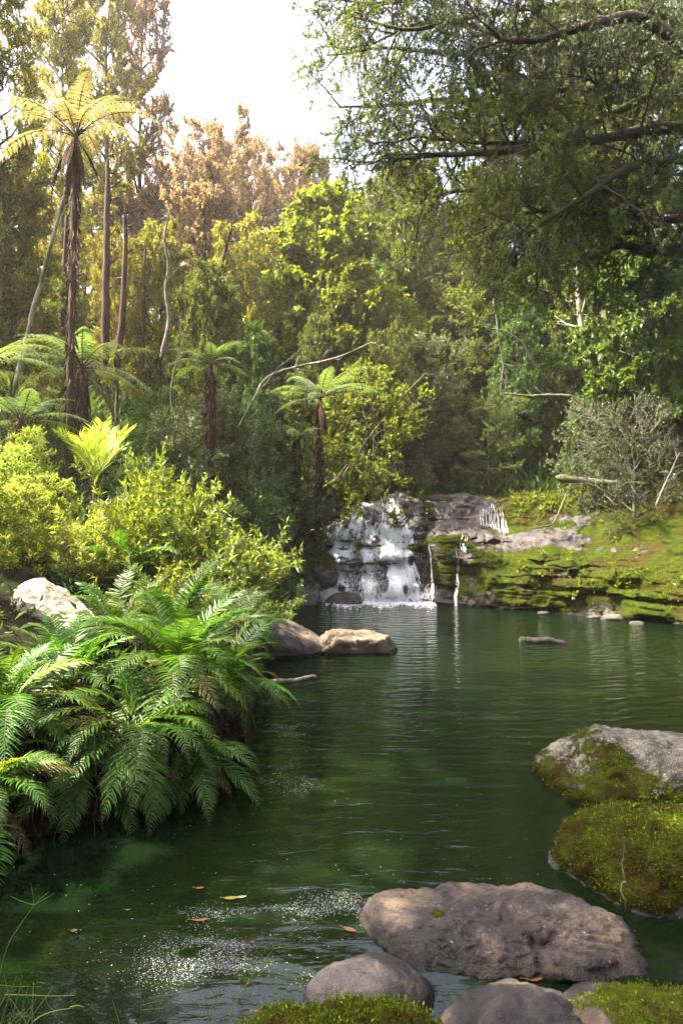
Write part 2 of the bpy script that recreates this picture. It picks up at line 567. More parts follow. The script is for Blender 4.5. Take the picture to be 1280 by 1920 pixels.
def make_water_mat():
    m, nt, out = new_mat('pool_water')
    g = nd(nt, 'ShaderNodeNewGeometry')
    pos = g.outputs['Position']
    sp = nd(nt, 'ShaderNodeSeparateXYZ')
    nt.links.new(pos, sp.inputs[0])
    # rings that travel out from the foot of the fall
    dx = math_n(nt, 'SUBTRACT', sp.outputs[0], .9)
    dy = math_n(nt, 'SUBTRACT', sp.outputs[1], 15.4)
    warp = noise_n(nt, .7, 3, .6, pos)
    d = math_n(nt, 'SQRT', math_n(nt, 'ADD', math_n(nt, 'POWER', dx, 2.0), math_n(nt, 'POWER', dy, 2.0)))
    d2 = math_n(nt, 'ADD', d, math_n(nt, 'MULTIPLY', warp, .9))
    rings = math_n(nt, 'SINE', math_n(nt, 'MULTIPLY', d2, 30.0))
    rings2 = math_n(nt, 'SINE', math_n(nt, 'MULTIPLY', math_n(nt, 'ADD', d, math_n(nt, 'MULTIPLY', warp, 1.7)), 51.0))
    patch = ramp(nt, noise_n(nt, .55, 3, .6, pos), [(.35, (.15, .15, .15)), (.62, (1, 1, 1))])
    mp = nd(nt, 'ShaderNodeMapping')
    mp.inputs['Scale'].default_value = (1.1, 3.6, 1)
    nt.links.new(pos, mp.inputs[0])
    n1 = noise_n(nt, 2.6, 4, .55, mp.outputs[0], .4)
    n2 = noise_n(nt, 1.0, 2, .5, mp.outputs[0], .3)
    near = ramp(nt, sp.outputs[1], [(0, (0, 0, 0)), (1, (1, 1, 1))])
    amp = math_n(nt, 'MULTIPLY_ADD', math_n(nt, 'SMOOTH_MIN', math_n(nt, 'MULTIPLY', sp.outputs[1], .1), 1.0, .2), .75, -.1, clamp=True)
    r = math_n(nt, 'MULTIPLY', math_n(nt, 'ADD', math_n(nt, 'MULTIPLY', rings, .0065), math_n(nt, 'MULTIPLY', rings2, .0016)), patch)
    h = math_n(nt, 'ADD', math_n(nt, 'ADD', r, math_n(nt, 'MULTIPLY', n1, .032)), math_n(nt, 'MULTIPLY', n2, .02))
    h = math_n(nt, 'MULTIPLY', h, amp)
    # boil at the foot of the fall
    churn = ramp(nt, math_n(nt, 'MULTIPLY', d, .25), [(.12, (1, 1, 1)), (.75, (0, 0, 0))])
    n4 = noise_n(nt, 9, 4, .6, pos)
    h = math_n(nt, 'ADD', h, math_n(nt, 'MULTIPLY', math_n(nt, 'MULTIPLY', n4, .05), churn))
    b = nd(nt, 'ShaderNodeBump')
    b.inputs['Strength'].default_value = 1.0
    b.inputs['Distance'].default_value = 1.0
    nt.links.new(h, b.inputs['Height'])
    fr = nd(nt, 'ShaderNodeFresnel')
    fr.inputs['IOR'].default_value = 1.42
    nt.links.new(b.outputs[0], fr.inputs['Normal'])
    gl = nd(nt, 'ShaderNodeBsdfGlossy')
    gl.inputs['Roughness'].default_value = .03
    nt.links.new(b.outputs[0], gl.inputs['Normal'])
    df = nd(nt, 'ShaderNodeBsdfDiffuse')
    murk = noise_n(nt, .45, 5, .6, pos, .8)
    mc = ramp(nt, murk, [(.30, (.0035, .010, .004)), (.75, (.006, .014, .0035))])
    nt.links.new(mc, df.inputs['Color'])
    tr = nd(nt, 'ShaderNodeBsdfTransparent')
    tr.inputs['Color'].default_value = (.20, .30, .14, 1)
    m1 = nd(nt, 'ShaderNodeMixShader')
    m1.inputs[0].default_value = .55
    nt.links.new(tr.outputs[0], m1.inputs[1])
    nt.links.new(df.outputs[0], m1.inputs[2])
    m2 = nd(nt, 'ShaderNodeMixShader')
    nt.links.new(math_n(nt, 'MULTIPLY', fr.outputs[0], 1.0), m2.inputs[0])
    nt.links.new(m1.outputs[0], m2.inputs[1])
    nt.links.new(gl.outputs[0], m2.inputs[2])
    nt.links.new(m2.outputs[0], out.inputs[0])
    return m
M['water'] = make_water_mat()


def make_foam_mat(name, sheet=False):
    m, nt, out = new_mat(name)
    df = nd(nt, 'ShaderNodeBsdfPrincipled')
    df.inputs['Base Color'].default_value = (.93, .95, .97, 1)
    df.inputs['Roughness'].default_value = .35
    df.inputs['Specular IOR Level'].default_value = .6
    t = nd(nt, 'ShaderNodeBsdfTranslucent')
    t.inputs['Color'].default_value = (.86, .9, .95, 1)
    mx = nd(nt, 'ShaderNodeMixShader')
    mx.inputs[0].default_value = .4
    nt.links.new(df.outputs[0], mx.inputs[1])
    nt.links.new(t.outputs[0], mx.inputs[2])
    last = mx.outputs[0]
    if sheet:
        uv = nd(nt, 'ShaderNodeAttribute', attribute_name='flow')
        n1 = noise_n(nt, 1.0, 5, .62, uv.outputs['Vector'], .25)
        n2 = noise_n(nt, 3.0, 4, .6, uv.outputs['Vector'])
        v = math_n(nt, 'ADD', math_n(nt, 'MULTIPLY', n1, .65), math_n(nt, 'MULTIPLY', n2, .35))
        at = nd(nt, 'ShaderNodeAttribute', attribute_name='moss')
        v = math_n(nt, 'ADD', v, at.outputs['Fac'])
        mask = ramp(nt, v, [(.50, (0, 0, 0)), (.60, (1, 1, 1))])
        tr = nd(nt, 'ShaderNodeBsdfTransparent')
        gl = nd(nt, 'ShaderNodeBsdfGlossy')
        gl.inputs['Roughness'].default_value = .1
        bb = nd(nt, 'ShaderNodeBump')
        bb.inputs['Distance'].default_value = .03
        nt.links.new(n2, bb.inputs['Height'])
        nt.links.new(bb.outputs[0], gl.inputs['Normal'])
        m0 = nd(nt, 'ShaderNodeMixShader')
        m0.inputs[0].default_value = .08
        nt.links.new(tr.outputs[0], m0.inputs[1])
        nt.links.new(gl.outputs[0], m0.inputs[2])
        m2 = nd(nt, 'ShaderNodeMixShader')
        nt.links.new(mask, m2.inputs[0])
        nt.links.new(m0.outputs[0], m2.inputs[1])
        nt.links.new(last, m2.inputs[2])
        last = m2.outputs[0]
    nt.links.new(last, out.inputs[0])
    return m
M['foam'] = make_foam_mat('white_water')
M['fleck'] = plain_mat('pool_scum', (.24, .25, .24), .4, .5)
M['sheet'] = make_foam_mat('water_film', True)

# ------------------------------------------------------------------ terrain
SHORE = np.array([(-3.2, 4.3), (-2.2, 4.15), (-1.55, 4.35), (-1.0, 4.75), (-.85, 5.4), (-.92, 6.4), (-1.0, 7.6), (-1.1, 8.6), (-.9, 9.8), (-.8, 11.5),
                  (-1.0, 13.2), (-1.0, 14.6), (-.4, 15.2), (1.9, 15.15), (2.7, 14.6), (3.45, 14.0), (4.3, 13.3), (5.15, 12.75), (6.0, 11.9),
                  (5.9, 10.6), (5.3, 8.6), (4.2, 7.0), (3.2, 5.6), (2.7, 4.4), (2.7, 3.0), (2.2, 2.2), (.9, 2.15), (.2, 2.2), (-.6, 2.2), (-3.5, 2.0), (-4.6, 3.2)])


def poly_sd(x, y, poly=SHORE):
    """signed distance, negative inside the pool"""
    d = np.full(x.shape, 1e9)
    inside = np.zeros(x.shape, bool)
    n = len(poly)
    for i in range(n):
        a, b = poly[i], poly[(i + 1) % n]
        ex, ey = b - a
        t = np.clip(((x - a[0]) * ex + (y - a[1]) * ey) / (ex * ex + ey * ey), 0, 1)
        d = np.minimum(d, np.hypot(x - a[0] - t * ex, y - a[1] - t * ey))
        c = ((a[1] > y) != (b[1] > y)) & (x < (b[0] - a[0]) * (y - a[1]) / (b[1] - a[1] + 1e-12) + a[0])
        inside ^= c
    return np.where(inside, -d, d)


def ground_h(x, y):
    x = np.asarray(x, float)
    y = np.asarray(y, float)
    sd = poly_sd(x, y)
    # general hills
    left = .55 + .34 * np.maximum(0, -x - 1.4) + .20 * np.clip(y - 9, 0, 12) + .34 * np.clip(y - 21, 0, 22)
    left = np.where(x < -22, left - (-x - 22) * .2, left)
    back = 2.35 + .42 * np.clip(y - 23, 0, 24)
    right = 2.3 + .45 * np.maximum(0, x - 6.0) + .12 * np.clip(y - 16, 0, 6) + .42 * np.clip(y - 22, 0, 26)
    right = np.where(x > 26, right - (x - 26) * .3, right)
    wl = smooth(.5, -3.5, x)
    wr = smooth(3.5, 8, x)
    wb = smooth(13, 18, y)
    mid = .5 * (1 - wb) + back * wb
    h = mid
    h = h * (1 - wl) + left * wl
    h = h * (1 - wr) + (right * smooth(2, 12, y) + .5 * (1 - smooth(2, 12, y)) + .35 * np.maximum(0, x - 5) * (1 - smooth(2, 12, y))) * wr
    near = smooth(3.6, 2.0, y)
    h = h * (1 - near) + .22 * near
    # bank profile
    ledge = smooth(10.2, 11.6, y) * smooth(-1.6, -.6, x)
    lim_bank = np.where(y < 3.2, .25 + .2 * sd, .12 + 1.6 * sd)
    lim_ledge = .72 * sd - .75
    lim = lim_bank * (1 - ledge) + lim_ledge * ledge
    h = np.minimum(h, lim)
    inside = -np.clip(-sd * .55, 0, .9) - .1
    near_out = smooth(0, .15, sd)
    h = np.where(sd < 0, np.minimum(inside, .0), h * near_out + (1 - near_out) * np.minimum(-.1, h))
    h = h + .10 * fbm(np.stack([x * .6, y * .6, 0 * x], -1), 4, 5) * np.clip(sd, 0, 1) * 1.5
    far = smooth(60, 140, np.hypot(x, y - 10))
    return h * (1 - far) + 4 * far


def gh(x, y):
    return float(ground_h(np.array([x]), np.array([y]))[0])


def build_ground():
    n = 300
    a = np.linspace(-1, 1, n)
    g = np.sinh(a * 4.3) / np.sinh(4.3)
    X, Y = np.meshgrid(g * 420, 9 + g * 420, indexing='ij')
    Z = ground_h(X, Y)
    V = np.stack([X, Y, Z], -1).reshape(-1, 3)
    i, j = np.meshgrid(np.arange(n - 1), np.arange(n - 1), indexing='ij')
    q = (i * n + j).ravel()
    F = np.stack([q, q + n, q + n + 1, q + 1], -1)
    mb = MB()
    mb.add(V, F)
    o = mb.build('ground', M['ground'])
    tag(o, kind='structure')
build_ground()

# pool water: a subdivided sheet just filling the basin
def build_water():
    nx, ny = 60, 70
    X, Y = np.meshgrid(np.linspace(-6, 8, nx), np.linspace(1.0, 17, ny), indexing='ij')
    V = np.stack([X, Y, 0 * X], -1).reshape(-1, 3)
    i, j = np.meshgrid(np.arange(nx - 1), np.arange(ny - 1), indexing='ij')
    q = (i * ny + j).ravel()
    F = np.stack([q, q + ny, q + ny + 1, q + 1], -1)
    mb = MB()
    mb.add(V, F)
    o = mb.build('water', M['water'])
    tag(o, kind='structure')
build_water()

# ------------------------------------------------------------------ rock ledge with the fall
# columns: base point (x, y), inward direction, profile (distance, height)
def Cc(px, Y): return ((px - 640) / 1280 * Y, Y)
PR_L = [(-.3, -.6), (0, -.1), (.1, .30), (.5, .45), (.7, .9), (1.2, 1.1), (1.4, 1.7), (2.0, 2.05), (3.2, 2.4), (5.5, 2.55)]
PR_F = [(-.25, -.6), (0, -.1), (.06, .36), (.30, .52), (.38, 1.0), (.62, 1.12), (.72, 1.65), (1.0, 1.82), (1.25, 2.26), (5.5, 2.40)]
PR_W = [(-.1, -.6), (0, -.1), (.03, .5), (.05, 1.0), (.18, 1.36), (.8, 1.55), (1.85, 1.78), (1.95, 2.1), (2.1, 2.38), (5.5, 2.46)]
PR_M = [(-.2, -.6), (0, -.1), (.08, .33), (.16, .62), (.35, .98), (1.1, 1.28), (2.3, 1.68), (2.5, 2.02), (2.8, 2.34), (5.5, 2.5)]
PR_R = [(-.3, -.6), (0, -.1), (.12, .28), (.35, .5), (.6, .80), (1.3, 1.05), (2.2, 1.5), (3.0, 2.0), (3.6, 2.42), (5.5, 2.75)]
PR_E = [(-.3, -.6), (0, -.1), (.15, .22), (.4, .45), (.7, .78), (1.3, 1.1), (2.1, 1.6), (3.0, 2.2), (3.6, 2.6), (5.5, 3.0)]
COLS = [((-2.6, 15.9), (-.1, 1), PR_L), ((-1.3, 15.0), (-.1, 1), PR_L), (Cc(590, 15.2), (0, 1), PR_L), (Cc(625, 15.2), (0, 1), PR_F), (Cc(700, 15.0), (0, 1), PR_F),
        (Cc(770, 15.05), (.0, 1), PR_F), (Cc(795, 15.25), (.02, 1), PR_F), (Cc(806, 15.2), (.02, 1), PR_W), (Cc(830, 14.85), (.05, 1), PR_W), (Cc(868, 14.55), (.08, 1), PR_W),
        (Cc(950, 14.0), (.12, 1), PR_M), (Cc(1040, 13.5), (.2, .98), PR_M), (Cc(1110, 13.1), (.3, .95), PR_R), (Cc(1200, 12.5), (.38, .93), PR_R), (Cc(1290, 11.85), (.45, .9), PR_E),
        ((7.4, 11.2), (.6, .8), PR_E), ((9.5, 10.2), (.6, .8), PR_E)]
NU, NT = 520, 170


def ledge_surface():
    B = np.array([c[0] for c in COLS])
    D = nrm(np.array([c[1] for c in COLS], float))
    Pf = np.array([c[2] for c in COLS])
    cu = np.concatenate([[0], np.cumsum(np.linalg.norm(np.diff(B, axis=0), axis=1))])
    cu /= cu[-1]
    u = np.linspace(0, 1, NU)
    ip = lambda A: np.stack([np.interp(u, cu, A[:, k]) for k in range(A.shape[1])], -1)
    b = ip(B)
    d = nrm(ip(D))
    pf = ip(Pf.reshape(len(COLS), -1)).reshape(NU, -1, 2)
    # fine sampling in t, denser on the face
    tk = np.array([0, .06, .2, .33, .46, .58, .70, .79, .88, 1.0])
    t = np.linspace(0, 1, NT)
    pd = np.stack([np.interp(t, tk, pf[i, :, 0]) for i in range(NU)])
    pz = np.stack([np.interp(t, tk, pf[i, :, 1]) for i in range(NU)])
    X = b[:, 0:1] + d[:, 0:1] * pd
    Y = b[:, 1:2] + d[:, 1:2] * pd
    P = np.stack([X, Y, pz], -1)
    U = np.broadcast_to(u[:, None], X.shape)
    # strata: thin beds that stick out by different amounts
    fall = smooth(cu[2], cu[3], U) * smooth(cu[7], cu[6], U)
    zz = P[..., 2] + .05 * fbm(P * np.array([.6, .6, .3]), 3, 11)
    zz = zz + .045 * np.sin(zz * 14) + .02 * np.sin(zz * 37)
    bed = np.floor(zz / .13)
    fr = (zz / .13) % 1
    edge = np.minimum(fr, 1 - fr)
    zero = 0 * zz
    xs = U * 260 / 12
    blk = np.floor(xs * (1 + .6 * hash3(bed, bed, bed, 5)) + 7 * hash3(bed, bed, bed, 3) + .5 * fbm(P * 2.0, 2, 15))
    outw = .15 * (hash3(blk, bed, zero, 7) - .5) + .17 * vnoise(np.stack([xs * 1.3, bed * 3.1, zero], -1), 17)
    cutl = smooth(-.1, .25, vnoise(np.stack([xs * 1.9, bed * 5.7, zero + 4], -1), 19))
    outw = outw - .10 * smooth(.2, .04, edge) * cutl
    outw = outw * smooth(-.5, .1, fbm(P * 1.1, 3, 13))
    steep = smooth(1.7, .7, pd) + .35 * smooth(3.2, 1.6, pd)
    # blocks and bumps
    n1 = fbm(P * 1.3, 5, 21)
    n2 = fbm(P * 4.0, 4, 31)
    n3 = fbm(P * 11.0, 3, 41)
    rid = 1 - np.abs(fbm(P * 1.9, 4, 51)) * 2
    disp = (.16 * n1 + .07 * n2 + .03 * n3) + fall * (.22 * rid * n1 + .10 * n2)
    tp = np.gradient(P, axis=1)
    tu = np.gradient(P, axis=0)
    N = nrm(np.cross(tu, tp))
    s = np.sign(N[..., 2:3] + (N[..., 1:2] < 0) * .5)
    N = np.where((N[..., 1:2] * -1 + N[..., 2:3]) < 0, -N, N)
    keep = smooth(0, .05, np.broadcast_to(t[None], X.shape)) * 1.0
    back = smooth(1.0, .86, np.broadcast_to(t[None], X.shape))
    P = P + N * (disp * keep * (.25 + .75 * back))[..., None]
    hor = np.stack([-d[:, 0:1] + 0 * X, -d[:, 1:2] + 0 * X, 0 * X], -1)
    P = P + hor * (outw * steep * keep * (1 - .5 * fall))[..., None]
    hh = hole_at(P) * smooth(1.6, 1.2, pd) * fall
    P = P + hor * (.16 * hh)[..., None]
    P[..., 2] += .05 * hh
    # far rows dive into the hill
    dive = smooth(.95, 1.0, np.broadcast_to(t[None], X.shape))
    P[..., 2] -= dive * 1.2
    return P, U, cu, pd, t


HOLES = [(692, 968, 10, 14, 1), (672, 1052, 9, 14, 1), (716, 1080, 10, 26, 1), (648, 985, 9, 14, .9), (742, 985, 9, 9, .8), (608, 1055, 8, 12, 1), (770, 1050, 7, 12, .7), (700, 1015, 8, 7, .8), (640, 1100, 8, 10, .8), (755, 1098, 6, 12, .7)]


def hole_at(P):
    h = 0
    for a, b, sx, sy, w in HOLES:
        c = W(a, b, 15.6)
        h = h + w * np.exp(-((P[..., 0] - c[0]) / (sx * 15.6 / 1280)) ** 2 - ((P[..., 2] - c[2]) / (sy * 15.6 / 1280)) ** 2)
    return h


STREAMS = [([(690, 935), (668, 965), (645, 1000), (636, 1060), (640, 1130)], 15), ([(742, 935), (742, 985), (725, 1015), (735, 1060), (728, 1130)], 17),
           ([(748, 975), (770, 1020), (778, 1075), (782, 1130)], 13), ([(665, 960), (630, 1000), (598, 1022), (586, 1070)], 11), ([(655, 985), (618, 1060), (612, 1110)], 9), ([(700, 1000), (685, 1050), (690, 1130)], 9)]


def stream_at(P):
    out = 0
    for pts, wpx in STREAMS:
        q = np.array([W(a, b, 15.6)[[0, 2]] for a, b in pts])
        best = np.full(P.shape[:-1], 9.0)
        for a, b in zip(q[:-1], q[1:]):
            e = b - a
            t = np.clip(((P[..., 0] - a[0]) * e[0] + (P[..., 2] - a[1]) * e[1]) / (e @ e), 0, 1)
            best = np.minimum(best, np.hypot(P[..., 0] - a[0] - t * e[0], P[..., 2] - a[1] - t * e[1]))
        out = np.maximum(out, np.exp(-(best / (wpx * 15.6 / 1280)) ** 2))
    return out


LP, LU, LCU, LPD, LT = ledge_surface()
LN = nrm(np.cross(np.gradient(LP, axis=0), np.gradient(LP, axis=1)))
LN = np.where((LN[..., 1:2] * -1 + LN[..., 2:3]) < 0, -LN, LN)


def u_of_px(px):
    b = np.array([c[0] for c in COLS])
    cp = b[:, 0] / b[:, 1] * 1280 + 640
    return np.interp(px, cp, LCU)


def build_ledge():
    px = LP[..., 0] / LP[..., 1] * 1280 + 640
    T = np.broadcast_to(LT[None], LU.shape)
    fall = smooth(u_of_px(585), u_of_px(615), LU) * smooth(u_of_px(803), u_of_px(797), LU)
    pale = np.exp(-((LP[..., 0] - 4.0) / .95) ** 2 - ((LP[..., 1] - 15.1) / .5) ** 2) * 1.3
    pale += .8 * np.exp(-((LP[..., 0] - 6.2) / .5) ** 2 - ((LP[..., 1] - 13.9) / .4) ** 2)
    wetr = np.exp(-((LP[..., 0] - 2.7) / .8) ** 2 - ((LP[..., 1] - 16.2) / .9) ** 2) * 1.2
    topw = smooth(1.75, 1.9, LP[..., 2]) * smooth(4.6, 3.8, LP[..., 0]) * .55
    moss = .88 + .9 * fbm(LP * 1.6, 4, 71)
    moss = moss - pale - wetr - topw - .95 * fall
    moss += .2 * smooth(5.0, 7, LP[..., 0])
    moss -= .5 * smooth(.12, .0, LP[..., 2])
    leftdark = smooth(u_of_px(600), u_of_px(560), LU)
    moss -= .25 * leftdark
    moss -= .42 * smooth(3.5, 2.6, LP[..., 0]) * smooth(1.5, 1.1, LP[..., 2])
    V = LP.reshape(-1, 3)
    i, j = np.meshgrid(np.arange(NU - 1), np.arange(NT - 1), indexing='ij')
    q = (i * NT + j).ravel()
    F = np.stack([q, q + NT, q + NT + 1, q + 1], -1)
    root = thing('rock_ledge', 'layered mossy rock ledge curving from the waterfall along the right bank', 'rock ledge')
    mb = MB()
    mb.add(V, F, moss.ravel())
    mb.build('rock_face', M['ledge'], root, att_name='moss')
    # moss cushions standing off the rock
    rng = np.random.default_rng(5)
    cand = np.argwhere((moss > .62) & (LP[..., 2] > .03) & (T < .93) & (px > 760))
    w = cand[rng.integers(0, len(cand), 26000)]
    p = LP[w[:, 0], w[:, 1]]
    n = LN[w[:, 0], w[:, 1]]
    clump = fbm(p * 2.2, 3, 91) > -.12
    p, n = p[clump], n[clump]
    p = p + rng.normal(size=p.shape) * .025
    d = nrm(n + rng.normal(size=p.shape) * .7)
    V, F = leaves(p - n * .01, d, rng.normal(size=p.shape), .018 + .024 * rng.random(len(p)), .012 + .014 * rng.random(len(p)))
    mb = MB()
    mb.add(V, F)
    o = mb.build('moss', M['moss'], root, smooth_f=False)
    o['kind'] = 'stuff'
    return moss
LMOSS = build_ledge()


def strip_paths(rng, n, u0, u1, t0, t1, drift, m=26, wig=.004):
    us = u0 + (u1 - u0) * rng.random(n)
    ta = t1 + (t0 - t1) * rng.random(n) ** .8           # start (upper)
    ln = (.08 + .35 * rng.random(n) ** 1.5)
    tb = np.maximum(ta - ln, max(.055, t0 - .02))
    k = np.linspace(0, 1, m)[None]
    tt = ta[:, None] + (tb - ta)[:, None] * k
    prog = (t1 - tt) / (t1 - .05)
    c = (u0 + u1) / 2
    uu = us[:, None] + prog * (drift + (us[:, None] - c) * 1.0) + wig * np.cumsum(rng.normal(size=(n, m)), 1) / np.sqrt(m)
    return uu, tt


def samp(uu, tt, A=LP):
    x = np.clip(uu, 0, .9999) * (NU - 1)
    y = np.clip(tt, 0, .9999) * (NT - 1)
    i, j = x.astype(int), y.astype(int)
    fx, fy = (x - i)[..., None], (y - j)[..., None]
    return (A[i, j] * (1 - fx) + A[i + 1, j] * fx) * (1 - fy) + (A[i, j + 1] * (1 - fx) + A[i + 1, j + 1] * fx) * fy


def ribbons(P, N, Wd):
    """flat tapered ribbons along P facing N"""
    T = nrm(np.gradient(P, axis=1))
    S = nrm(np.cross(T, N))
    V = np.stack([P + S * Wd[..., None], P + N * Wd[..., None] * .5, P - S * Wd[..., None]], 2)
    n, m = P.shape[:2]
    base = (np.arange(n) * m * 3)[:, None, None]
    i = np.arange(m - 1)[None, :, None] * 3
    j = np.arange(2)[None, None]
    F = np.stack([base + i + j, base + i + j + 1, base + i + 3 + j + 1, base + i + 3 + j], -1).reshape(-1, 4)
    return V.reshape(-1, 3), F


def build_fall():
    rng = np.random.default_rng(11)
    root = thing('waterfall', 'white waterfall breaking over stepped dark rocks into the pool', 'waterfall')
    # film of water over the rock
    ua, ub = u_of_px(550), u_of_px(778)
    nu, nt = 150, 160
    k = np.linspace(0, 1, nu)[:, None]
    T = np.linspace(.052, .97, nt)[None] + 0 * k
    ut0, ut1 = u_of_px(650), u_of_px(756)
    fr = smooth(.9, .25, T)
    uL = ut0 + (ua - ut0) * fr
    uR = ut1 + (ub - ut1) * smooth(.9, .6, T)
    UU = uL + (uR - uL) * k
    P = samp(UU, T)
    # let the water bridge hollows: smooth along the flow
    N = samp(UU, T, LN)
    Ps = P.copy()
    for _ in range(6):
        Ps[:, 1:-1] = (Ps[:, :-2] + Ps[:, 1:-1] * 2 + Ps[:, 2:]) / 4
    off = .035 + .02 * vnoise(np.stack([k * 20 + 0 * T, T * 12, 0 * T], -1), 3)
    Ps = Ps + N * off[..., None]
    V = Ps.reshape(-1, 3)
    i, j = np.meshgrid(np.arange(nu - 1), np.arange(nt - 1), indexing='ij')
    q = (i * nt + j).ravel()
    F = np.stack([q, q + nt, q + nt + 1, q + 1], -1)
    edge = np.minimum(k, 1 - k) + 0 * T
    thin = -.22 * smooth(.14, 0, edge) - .16 * smooth(.34, .02, k + 0 * T) * fr
    # bare rock islands
    isl = vnoise(np.stack([k * 5.0 + 0 * T, T * 5, 0 * T], -1), 9)
    steepn = 1 - np.clip(N[..., 2], 0, 1)
    a = -.05 + .24 * stream_at(P) - .30 * hole_at(P) + thin * .5 - .13 * smooth(.2, .6, isl) + .09 * smooth(.3, .8, steepn) - .1 * smooth(.86, .95, T)
    mb = MB()
    mb.add(V, F, a.ravel())
    me = mb.mesh('water_sheet', True, 'moss')
    fl = me.attributes.new('flow', 'FLOAT_VECTOR', 'POINT')
    fv = np.stack([UU * 300 + 2.2 * vnoise(np.stack([UU * 60, T * 9, 0 * T], -1), 5), T * 13.0, 0 * T], -1).reshape(-1, 3)
    fl.data.foreach_set('vector', fv.astype(np.float32).ravel())
    obj('water_sheet', me, M['sheet'], root)
    # strands of white water
    uu, tt = strip_paths(rng, 4200, ut0, ut1, .06, .9, -.006, wig=.006)
    cl = fbm(np.stack([uu[:, 0] * 150, tt[:, 0] * 4, 0 * uu[:, 0]], -1), 3, 8) > -.02
    uu, tt = uu[cl], tt[cl]
    uu = uL[0, 0] * 0 + uu
    # fan out to the left on the lower steps
    uu = uu + smooth(.85, .2, tt) * (ua - ut0) * .9 * np.clip((np.mean([ut0, ut1]) - uu[:, :1]) / (ut1 - ut0) * 2, -.15, 1)
    P = samp(uu, tt)
    N = samp(uu, tt, LN)
    for _ in range(5):
        P[:, 1:-1] = (P[:, :-2] + P[:, 1:-1] * 2 + P[:, 2:]) / 4
    P = P + N * (.035 + .05 * rng.random((len(P), 1)))[..., None] + rng.normal(size=P.shape) * .008
    w = (.003 + .010 * rng.random((len(P), 1)) ** 2) * np.sin(np.linspace(.12, 3.02, P.shape[1]))[None] * (1 + .5 * rng.normal(size=P.shape[:2])).clip(.3, 2)
    st = stream_at(P[:, ::1])
    w = w * (hole_at(P) < .35) * (.12 + 1.5 * st)
    V, F = ribbons(P, N, w)
    mb = MB()
    mb.add(V, F)
    o = mb.build('water_strands', M['foam'], root)
    o['kind'] = 'stuff'
    # drops and splash at the foot and at the steps
    n = 5200
    us = rng.uniform(u_of_px(618), u_of_px(796), n)
    tsel = np.where(rng.random(n) < .62, .06 + .03 * rng.random(n), rng.choice([.22, .34, .47, .6, .72], n) + .03 * rng.normal(size=n))
    p = samp(us, tsel)
    nn = samp(us, tsel, LN)
    p = p + nn * (.03 + .12 * rng.random((n, 1)) ** 2) + np.array([0, -.15, .0]) * rng.random((n, 1)) ** 2 * (tsel[:, None] < .1)
    p[:, 2] = np.maximum(p[:, 2], .004) + (tsel < .1) * .22 * rng.random(n) ** 3
    V, F = leaves(p, rng.normal(size=(n, 3)), rng.normal(size=(n, 3)), .008 + .02 * rng.random(n) ** 2, .008 + .015 * rng.random(n))
    mb = MB()
    mb.add(V, F)
    o = mb.build('spray', M['foam'], root, smooth_f=False)
    o['kind'] = 'stuff'
    # trickles beside the main fall
    def trickle(label, pts_u, w, n, t0=.05, t1=.62, dr=0.0):
        u = u_of_px(pts_u)
        uu, tt = strip_paths(rng, n, u - w, u + w, t0, t1, dr, wig=.0012)
        P = samp(uu, tt)
        N = samp(uu, tt, LN)
        for _ in range(8):
            P[:, 1:-1] = (P[:, :-2] + P[:, 1:-1] * 2 + P[:, 2:]) / 4
        P = P + N * .03 + .012 * rng.normal(size=(len(P), 1, 3)) * (w > .01)
        ww = (.003 + .006 * rng.random((len(P), 1))) * (.5 if w > .01 else 1) * np.sin(np.linspace(.15, 3.0, P.shape[1]))[None]
        V, F = ribbons(P, N, ww)
        mb = MB()
        mb.add(V, F)
        o = mb.build('water_trickle', M['foam'])
        tag(o, label, 'trickle', 'thin trickles of water on the ledge')
    trickle('thin white trickle down mossy wall just right of the waterfall', 811, .0016, 22, .05, .46)
    trickle('narrow trickle dropping off the mossy wall, second from the waterfall', 858, .0010, 13, .05, .42)
    trickle('small cascade over the dark step high on the ledge', 945, .018, 60, .68, .86)
    trickle('faint run of water sliding down the wet rock shelf', 872, .003, 7, .40, .62)
build_fall()


